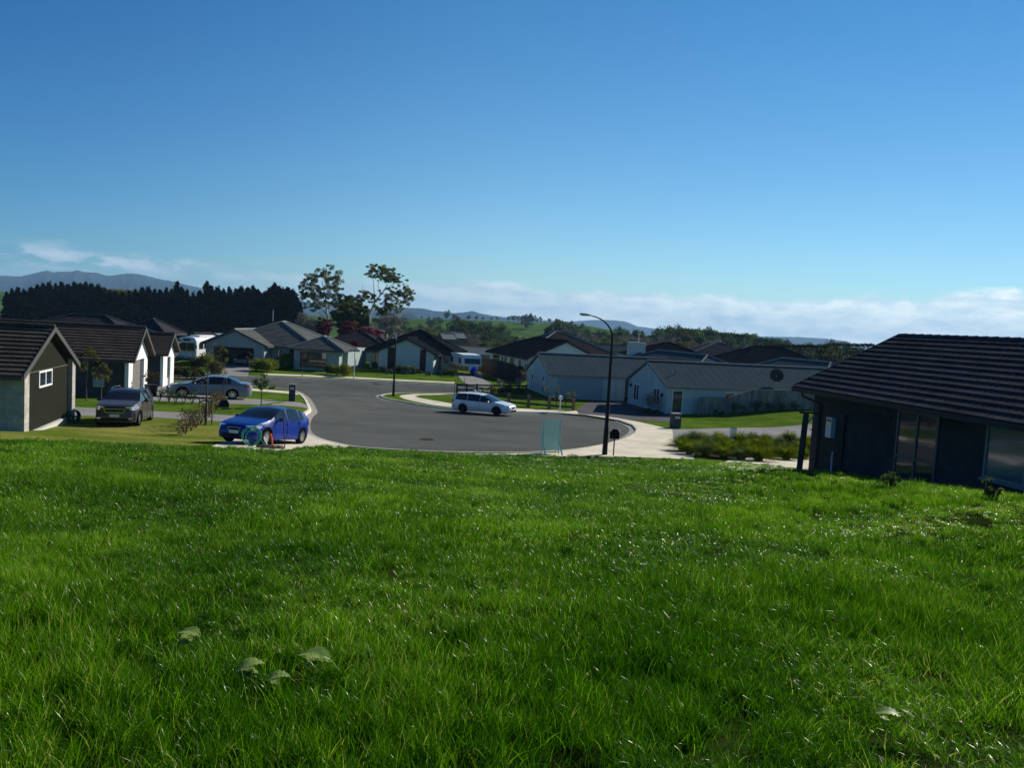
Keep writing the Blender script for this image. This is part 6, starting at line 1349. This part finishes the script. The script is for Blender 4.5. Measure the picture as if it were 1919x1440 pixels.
for px, py, w, h, M, lab in [(385,692,2.2,1.7,M_lv_yellow,'bright yellow green bush left of the grey garage'),(369,692,1.5,1.0,M_lv_olive,'low olive bush at the left end beside the bright bush'),(404,708,2.0,1.7,M_lv_olive,'grey green rounded bush behind the silver sedan roof'),
    (478,696,1.3,1.3,M_lv_yellow,'small light bush at the right edge of the grey driveway'),(497,696,3.4,1.35,M_lv_yellow,'large clipped bush in front of the grey house, nearest the driveway'),(500,682,2.6,2.0,M_lv_yellow,'yellow flowering bush against the wall beside the garage'),(524,692,3.0,1.25,M_lv_mid,'mid green hedge bush below the front door of the grey house'),(545,690,2.6,1.8,M_lv_yellow,'rounded light green bush right of the front door'),
    (620,703,1.8,1.1,M_lv_mid,'left clipped bush of the row beside the street name post'),(631,704,1.9,1.25,M_lv_yellow,'middle clipped bush of the row beside the street name post'),(645,706,2.1,1.35,M_lv_yellow,'right clipped bush of the row beside the street name post'),
    (629,682,1.3,2.6,M_lv_yellow,'tall yellow green shrub at the right corner of the grey house'),(610,691,2.5,0.7,M_lv_dark,'low dark shrub under the window of the grey house'),(580,688,3.5,1.2,M_lv_dark,'dark shrub row under the left window of the grey house'),
    (718,699,1.3,0.8,M_lv_dark,'dark plant at the left foot of the pale gable'),(728,701,1.0,0.6,M_twig,'pale dry plant beside the left tall window'),(746,700,1.1,1.0,M_lv_dark,'dark plant behind the far street lamp'),(760,701,1.2,1.2,M_lv_gum,'flowering plant under the middle of the pale gable'),(775,702,1.0,1.1,M_lv_gum,'slim plant right of the gable centre'),(787,702,1.0,0.7,M_lv_olive,'low plant at the right tall window'),(803,704,1.3,0.5,M_twig,'dry low plant at the right corner of the pale gable'),
    (846,706,1.6,0.9,M_lv_mid,'green mound shrub left of the caravan driveway'),(834,704,1.2,0.8,M_lv_dark,'dark garden shrub left of the green mound'),(820,701,1.1,0.5,M_twig,'pale stony garden plant by the house steps'),(913,664,3.0,1.6,M_lv_gum,'pale green shrub behind the brown paling fence'),(972,709,2.0,1.6,M_lv_olive,'olive shrub at the right end of the brown paling fence'),(981,716,1.8,1.3,M_twig,'leafless shrub at the corner of the pale blue garage')]:
    shrub('shrub', px, py, w, h, M, lab, leaf=0.10)
for px, py, w, h, M, lab in [(1375,766,1.0,1.6,M_lv_mid,'second shrub from the left in front of the paling fence'),(1392,768,1.3,1.3,M_lv_gum,'pale leaved shrub, third along the paling fence'),(1418,766,1.6,1.8,M_lv_mid,'tall shrub, fourth along the paling fence'),(1440,766,1.3,1.4,M_lv_olive,'olive shrub, fifth along the paling fence'),(1466,765,1.3,1.3,M_lv_gum,'pale shrub, sixth along the paling fence'),(1490,765,1.3,1.1,M_lv_mid,'shrub at the fence nearest the dark brick house'),(1340,773,0.9,0.9,M_lv_gum,'small pale shrub at the left end of the paling fence'),(1352,772,0.8,0.6,M_lv_dark,'tiny dark shrub between the first fence shrubs'),
    (1208,776,1.6,0.5,M_lv_dark,'low dark shrub left along the pale blue gable wall'),(1228,779,1.6,0.5,M_lv_dark,'low dark shrub right along the pale blue gable wall'),(1219,772,1.9,1.9,M_twig,'leafless garden tree against the pale blue gable')]:
    yy = 70.2+(px-1308)/220*2-0.9 if px > 1300 else None; pp = None
    if yy: pp = aty(px, py, yy); pp.z = T(pp.x, yy)
    if yy: w, h = w*0.75, h*0.72
    shrub('shrub', px, py, w, h, M, lab, leaf=0.07, pos=pp, dens=0.7)
# tall leafy plants at the corner of the garage wing
for i, px in enumerate((1024, 1043, 1060, 1073)):
    shrub('climber_plant', px, 757+i*1.5, 0.8, 2.2-0.2*i, M_lv_gum, ['first', 'second', 'third', 'fourth'][i]+' slim leafy plant from the left in front of the pale blue garage', 'slim plants in front of the pale blue garage', 0.08, 0.35)
for i, (px, py) in enumerate(((905, 748), (921, 744), (935, 741), (944, 737), (956, 740), (968, 737), (978, 741))):
    shrub('garden_plant', px, py, 1.0, 1.0+0.4*(i % 3), [M_lv_dark, M_lv_olive, M_twig][i % 3], ['dark plant farthest left', 'olive plant second from left', 'dry plant third from left', 'dark plant in the middle', 'olive plant third from right', 'dry plant second from right', 'dark plant farthest right'][i]+' in the strip between the two rail fences', 'plants between the two rail fences', 0.09, 0.5)
# diagonal row of small shrubs beside the sapling
a = gp(347, 815); b = gp(416, 757); ROW = ['nearest', 'second', 'third', 'fourth', 'fifth', 'sixth', 'seventh', 'eighth', 'ninth', 'farthest']
for i in range(10):
    p = a.lerp(b, i/9); p.z = T(p.x, p.y); shrub('hedge_shrub', 0, 0, 1.0, 0.95+0.12*math.sin(i*2.1), M_lv_olive if i % 3 else M_twigred, ROW[i]+' shrub from the paddock in the thin diagonal hedge', 'shrubs of the thin diagonal hedge', 0.055, 0.55, pos=p, seed=300+i)
for i, (px, py) in enumerate(((299, 752), (316, 754), (329, 755), (344, 756), (360, 757))):
    shrub('hedge_shrub', px, py, 0.75, 0.8, M_lv_dark, ['leftmost', 'second', 'middle', 'fourth', 'rightmost'][i]+' small dark shrub of the short row in front of the silver sedan', 'small shrubs in front of the silver sedan', 0.06, 0.4, seed=330+i)
def sapling(px, py, h, label, M, stakes=False, spread=0.5, dens=1.0, leaf=0.06, Y=None, name='sapling', bare=False):
    p = gp(px, py); o = empty(name, p, 0, label, 'tree'); mb, tips = limbs(h, spread, 7, int(px), 0.035*max(1, h/3), 0.35, 2); mb.build('trunk', M_bark, o, smooth=True)
    link('crown', leaf_mesh([(t.x, t.y, t.z, 0.2*spread+0.06, 0.2*spread+0.06, 0.2*spread+.06, 12*dens) for t in tips], leaf, int(px), 0.1, 0.07 if bare else 0.5), M, o)
    if stakes:
        for s in (-0.3, 0.3, 0.05): MB().bar((s, 0.1*s, -0.1), (s, 0.1*s, 1.35), 0.05, 0.05).build('stake', M_timber, o)
        q = MB(); q.tube([(-0.3, 0, 1.1), (0, 0, 1.2), (0.3, 0, 1.1)], 0.04, 5); q.build('tie', M_teal, o)
    return o
sapling(385, 797, 4.0, 'leafless staked sapling in the thin diagonal hedge', M_twig, True, 0.9, 0.5, 0.10, bare=True)
sapling(489, 764, 1.9, 'small leafy tree on the grass strip between the two left driveways', M_lv_mid, False, 0.55, 2.2, 0.08)
sapling(566, 706, 3.1, 'young bare street tree on the lawn of the grey house', M_twig, False, 0.9, 0.7, 0.14, bare=True); sapling(467, 702, 2.4, 'small bare street tree at the right of the grey driveway', M_twig, False, 0.4, 0.6, 0.1, bare=True)
sapling(414, 702, 3.0, 'young leafy tree behind the silver sedan at the left of the grey driveway', M_lv_olive, False, 0.7, 1.5, 0.12); sapling(162, 752, 3.2, 'left leafy sapling against the dark wall under the brown roof', M_lv_olive, False, 0.6, 1.5, 0.09); sapling(190, 751, 2.2, 'right leafy sapling against the dark wall under the brown roof', M_lv_olive, False, 0.5, 1.5, 0.09)
sapling(828, 709, 2.6, 'thin bare tree in the garden left of the caravan', M_twig, False, 0.8, 0.6, 0.12, bare=True); sapling(858, 716, 3.2, 'thin bare street tree in front of the caravan', M_twig, False, 0.5, 0.4, 0.1, bare=True)
# garden plants by the third house: potted shrub and bed on the street side
p = aty(283, 738, 50); p.z = T(p.x, p.y)
o = empty('potted_plant', p, 0, 'rust coloured plant in a dark pot beside the taupe garage door', 'potted plant'); MB().tube([(0, 0, 0), (0, 0, 0.75)], [0.3, 0.42], 12).build('pot', M_black, o, smooth=True); link('foliage', leaf_mesh([(0, 0, 1.25, 0.5, 0.5, 0.45, 160)], 0.09, 5, 0.2), M_lv_hedge, o)
for i, (px, py, w, M) in enumerate(((335, 707, 1.6, M_blossom2), (350, 709, 1.9, M_lv_dark), (365, 709, 2.0, M_lv_hedge))): shrub('shrub', px, py, w, 1.1, M, ['reddish garden bush left of the three above the silver sedan', 'dark garden bush in the middle of the three above the silver sedan', 'brown garden bush right of the three above the silver sedan'][i], leaf=0.1)
# ---- tussocks beside the right driveway
def tussock(pos, h, n, seed, M, label, group):
    R = np.random.default_rng(seed); mb = MB()
    for i in range(n):
        a = R.uniform(0, 6.28); l = R.uniform(0.35, 1.7); hh = h*R.uniform(0.7, 1.15); r0 = R.uniform(0, 0.14); dx, dy = math.cos(a), math.sin(a); w = 0.017; pv = None; ps = []
        for j in range(5):
            t = j/4; rr = r0+hh*l*0.75*t**1.5; zz = hh*(t*1.05-0.55*l*t**2.2); ps.append((dx*rr, dy*rr, max(zz, 0.01), w*(1-t*.85)))
        o_ = len(mb.v)
        for x, y, z, ww in ps: mb.v += [(x-dy*ww, y+dx*ww, z), (x+dy*ww, y-dx*ww, z)]
        for j in range(4): mb.f.append((o_+2*j, o_+2*j+1, o_+2*j+3, o_+2*j+2))
    o = mb.build('tussock_grass', M, recalc=False, smooth=True, ang=180); o.location = pos; return tag(o, label, 'tussock', group)
TU = [(1300,832),(1318,832),(1345,830),(1385,832),(1410,830),(1435,832),(1478,830),(1512,834),(1280,836),(1278,846),(1292,852),(1310,847),(1322,856),(1340,850),(1356,860),(1372,854),(1388,864),(1405,858),(1420,866),(1438,860),(1455,858),(1472,864),(1490,858),(1505,862),(1330,842),(1365,845),(1400,846),(1440,848),(1470,849),(1500,848),(1350,838),(1420,840),(1460,838),(1520,850)]
for i, (px, py) in enumerate(TU):
    p = gp(px, py); fr = py > 852
    tussock(p, 0.75 if i % 3 else 0.9, 750, 500+i, M_lv_flax if i % 4 else M_lv_mid, ('near' if fr else 'far')+(' golden' if i % 4 else ' green')+' tussock grass clump in the bed beside the right driveway', 'tussock clumps beside the right driveway')
# ---- broadleaf weeds in the paddock
M_dock = mat('dock_leaf', (0.20, 0.33, 0.06), 0.5, 0.15, 22, col2=(0.36, 0.48, 0.15), trans=0.45, spec=0.25)
def dock(px, py, big, label, k, seed):
    p = gp(px, py); o = empty('dock_weed', p, 0, label, 'weed'); R = random.Random(seed)
    for i in range(k):
        L = big*(1 if i == 0 else R.uniform(0.45, 0.7)); a = R.uniform(-0.6, 0.6)+(0 if i == 0 else i*2.1); W_ = L*0.62; nx, ny = 12, 8; V = []
        for u in range(nx+1):
            t = u/nx; wv = W_*math.sin(math.pi*min(1, t*0.93+0.06))**0.7*0.5
            for v in range(ny+1):
                s = v/ny*2-1; x = t*L; y = s*wv; z = 0.12+0.035*big/0.2*math.sin(t*2.8)+0.16*abs(s)*wv+0.0035*math.sin(t*34-abs(s)*5)*(0.4+abs(s)); yy = x*math.sin(a)+y*math.cos(a)-L*.4*math.sin(a); V.append((x*math.cos(a)-y*math.sin(a)-L*.4*math.cos(a), yy*0.95, z+0.10*yy+(0.03 if i == 0 else -0.01)))
        q = MB(); q.v = V; q.f = [(u*(ny+1)+v, (u+1)*(ny+1)+v, (u+1)*(ny+1)+v+1, u*(ny+1)+v+1) for u in range(nx) for v in range(ny)]; q.build('leaf', M_dock, o, smooth=True, ang=180, recalc=False)
    return o
dock(583, 1282, 0.21, 'largest broad leaved weed with a pale curled leaf in the near grass', 7, 1); dock(462, 1303, 0.15, 'middle broad leaved weed with pale leaves in the near grass', 6, 2); dock(350, 1235, 0.16, 'leftmost pale broad leaved weed in the near grass', 5, 3); dock(515, 1325, 0.12, 'small broad leaved weed just below the largest one', 3, 6); dock(1655, 1392, 0.12, 'small shiny leaved weed at the lower right of the grass', 3, 4)
shrub('tall_weed', 1668, 918, 0.45, 0.45, M_lv_mid, 'tall leafy weed at the wall under the two pane window', None, 0.05, 0.5, 'weed'); shrub('tall_weed', 1860, 940, 0.5, 0.45, M_lv_mid, 'leafy weed at the wall under the right window', None, 0.05, 0.35, 'weed')
# ------------------------------------------------------------------ haze
q = MB(); q.box(-8000, 8000, -60, 8200, -60, 190); hz = q.build('haze', None or bpy.data.materials.new('haze_air')); tag(hz, kind='stuff')
m = hz.data.materials[0]; m.use_nodes = True; t = m.node_tree; t.nodes.clear(); out = t.nodes.new('ShaderNodeOutputMaterial'); v = t.nodes.new('ShaderNodeVolumePrincipled')
v.inputs['Color'].default_value = (0.36, 0.64, 1.0, 1); v.inputs['Density'].default_value = 0.00011; v.inputs['Anisotropy'].default_value = 0.1; t.links.new(v.outputs[0], out.inputs['Volume'])
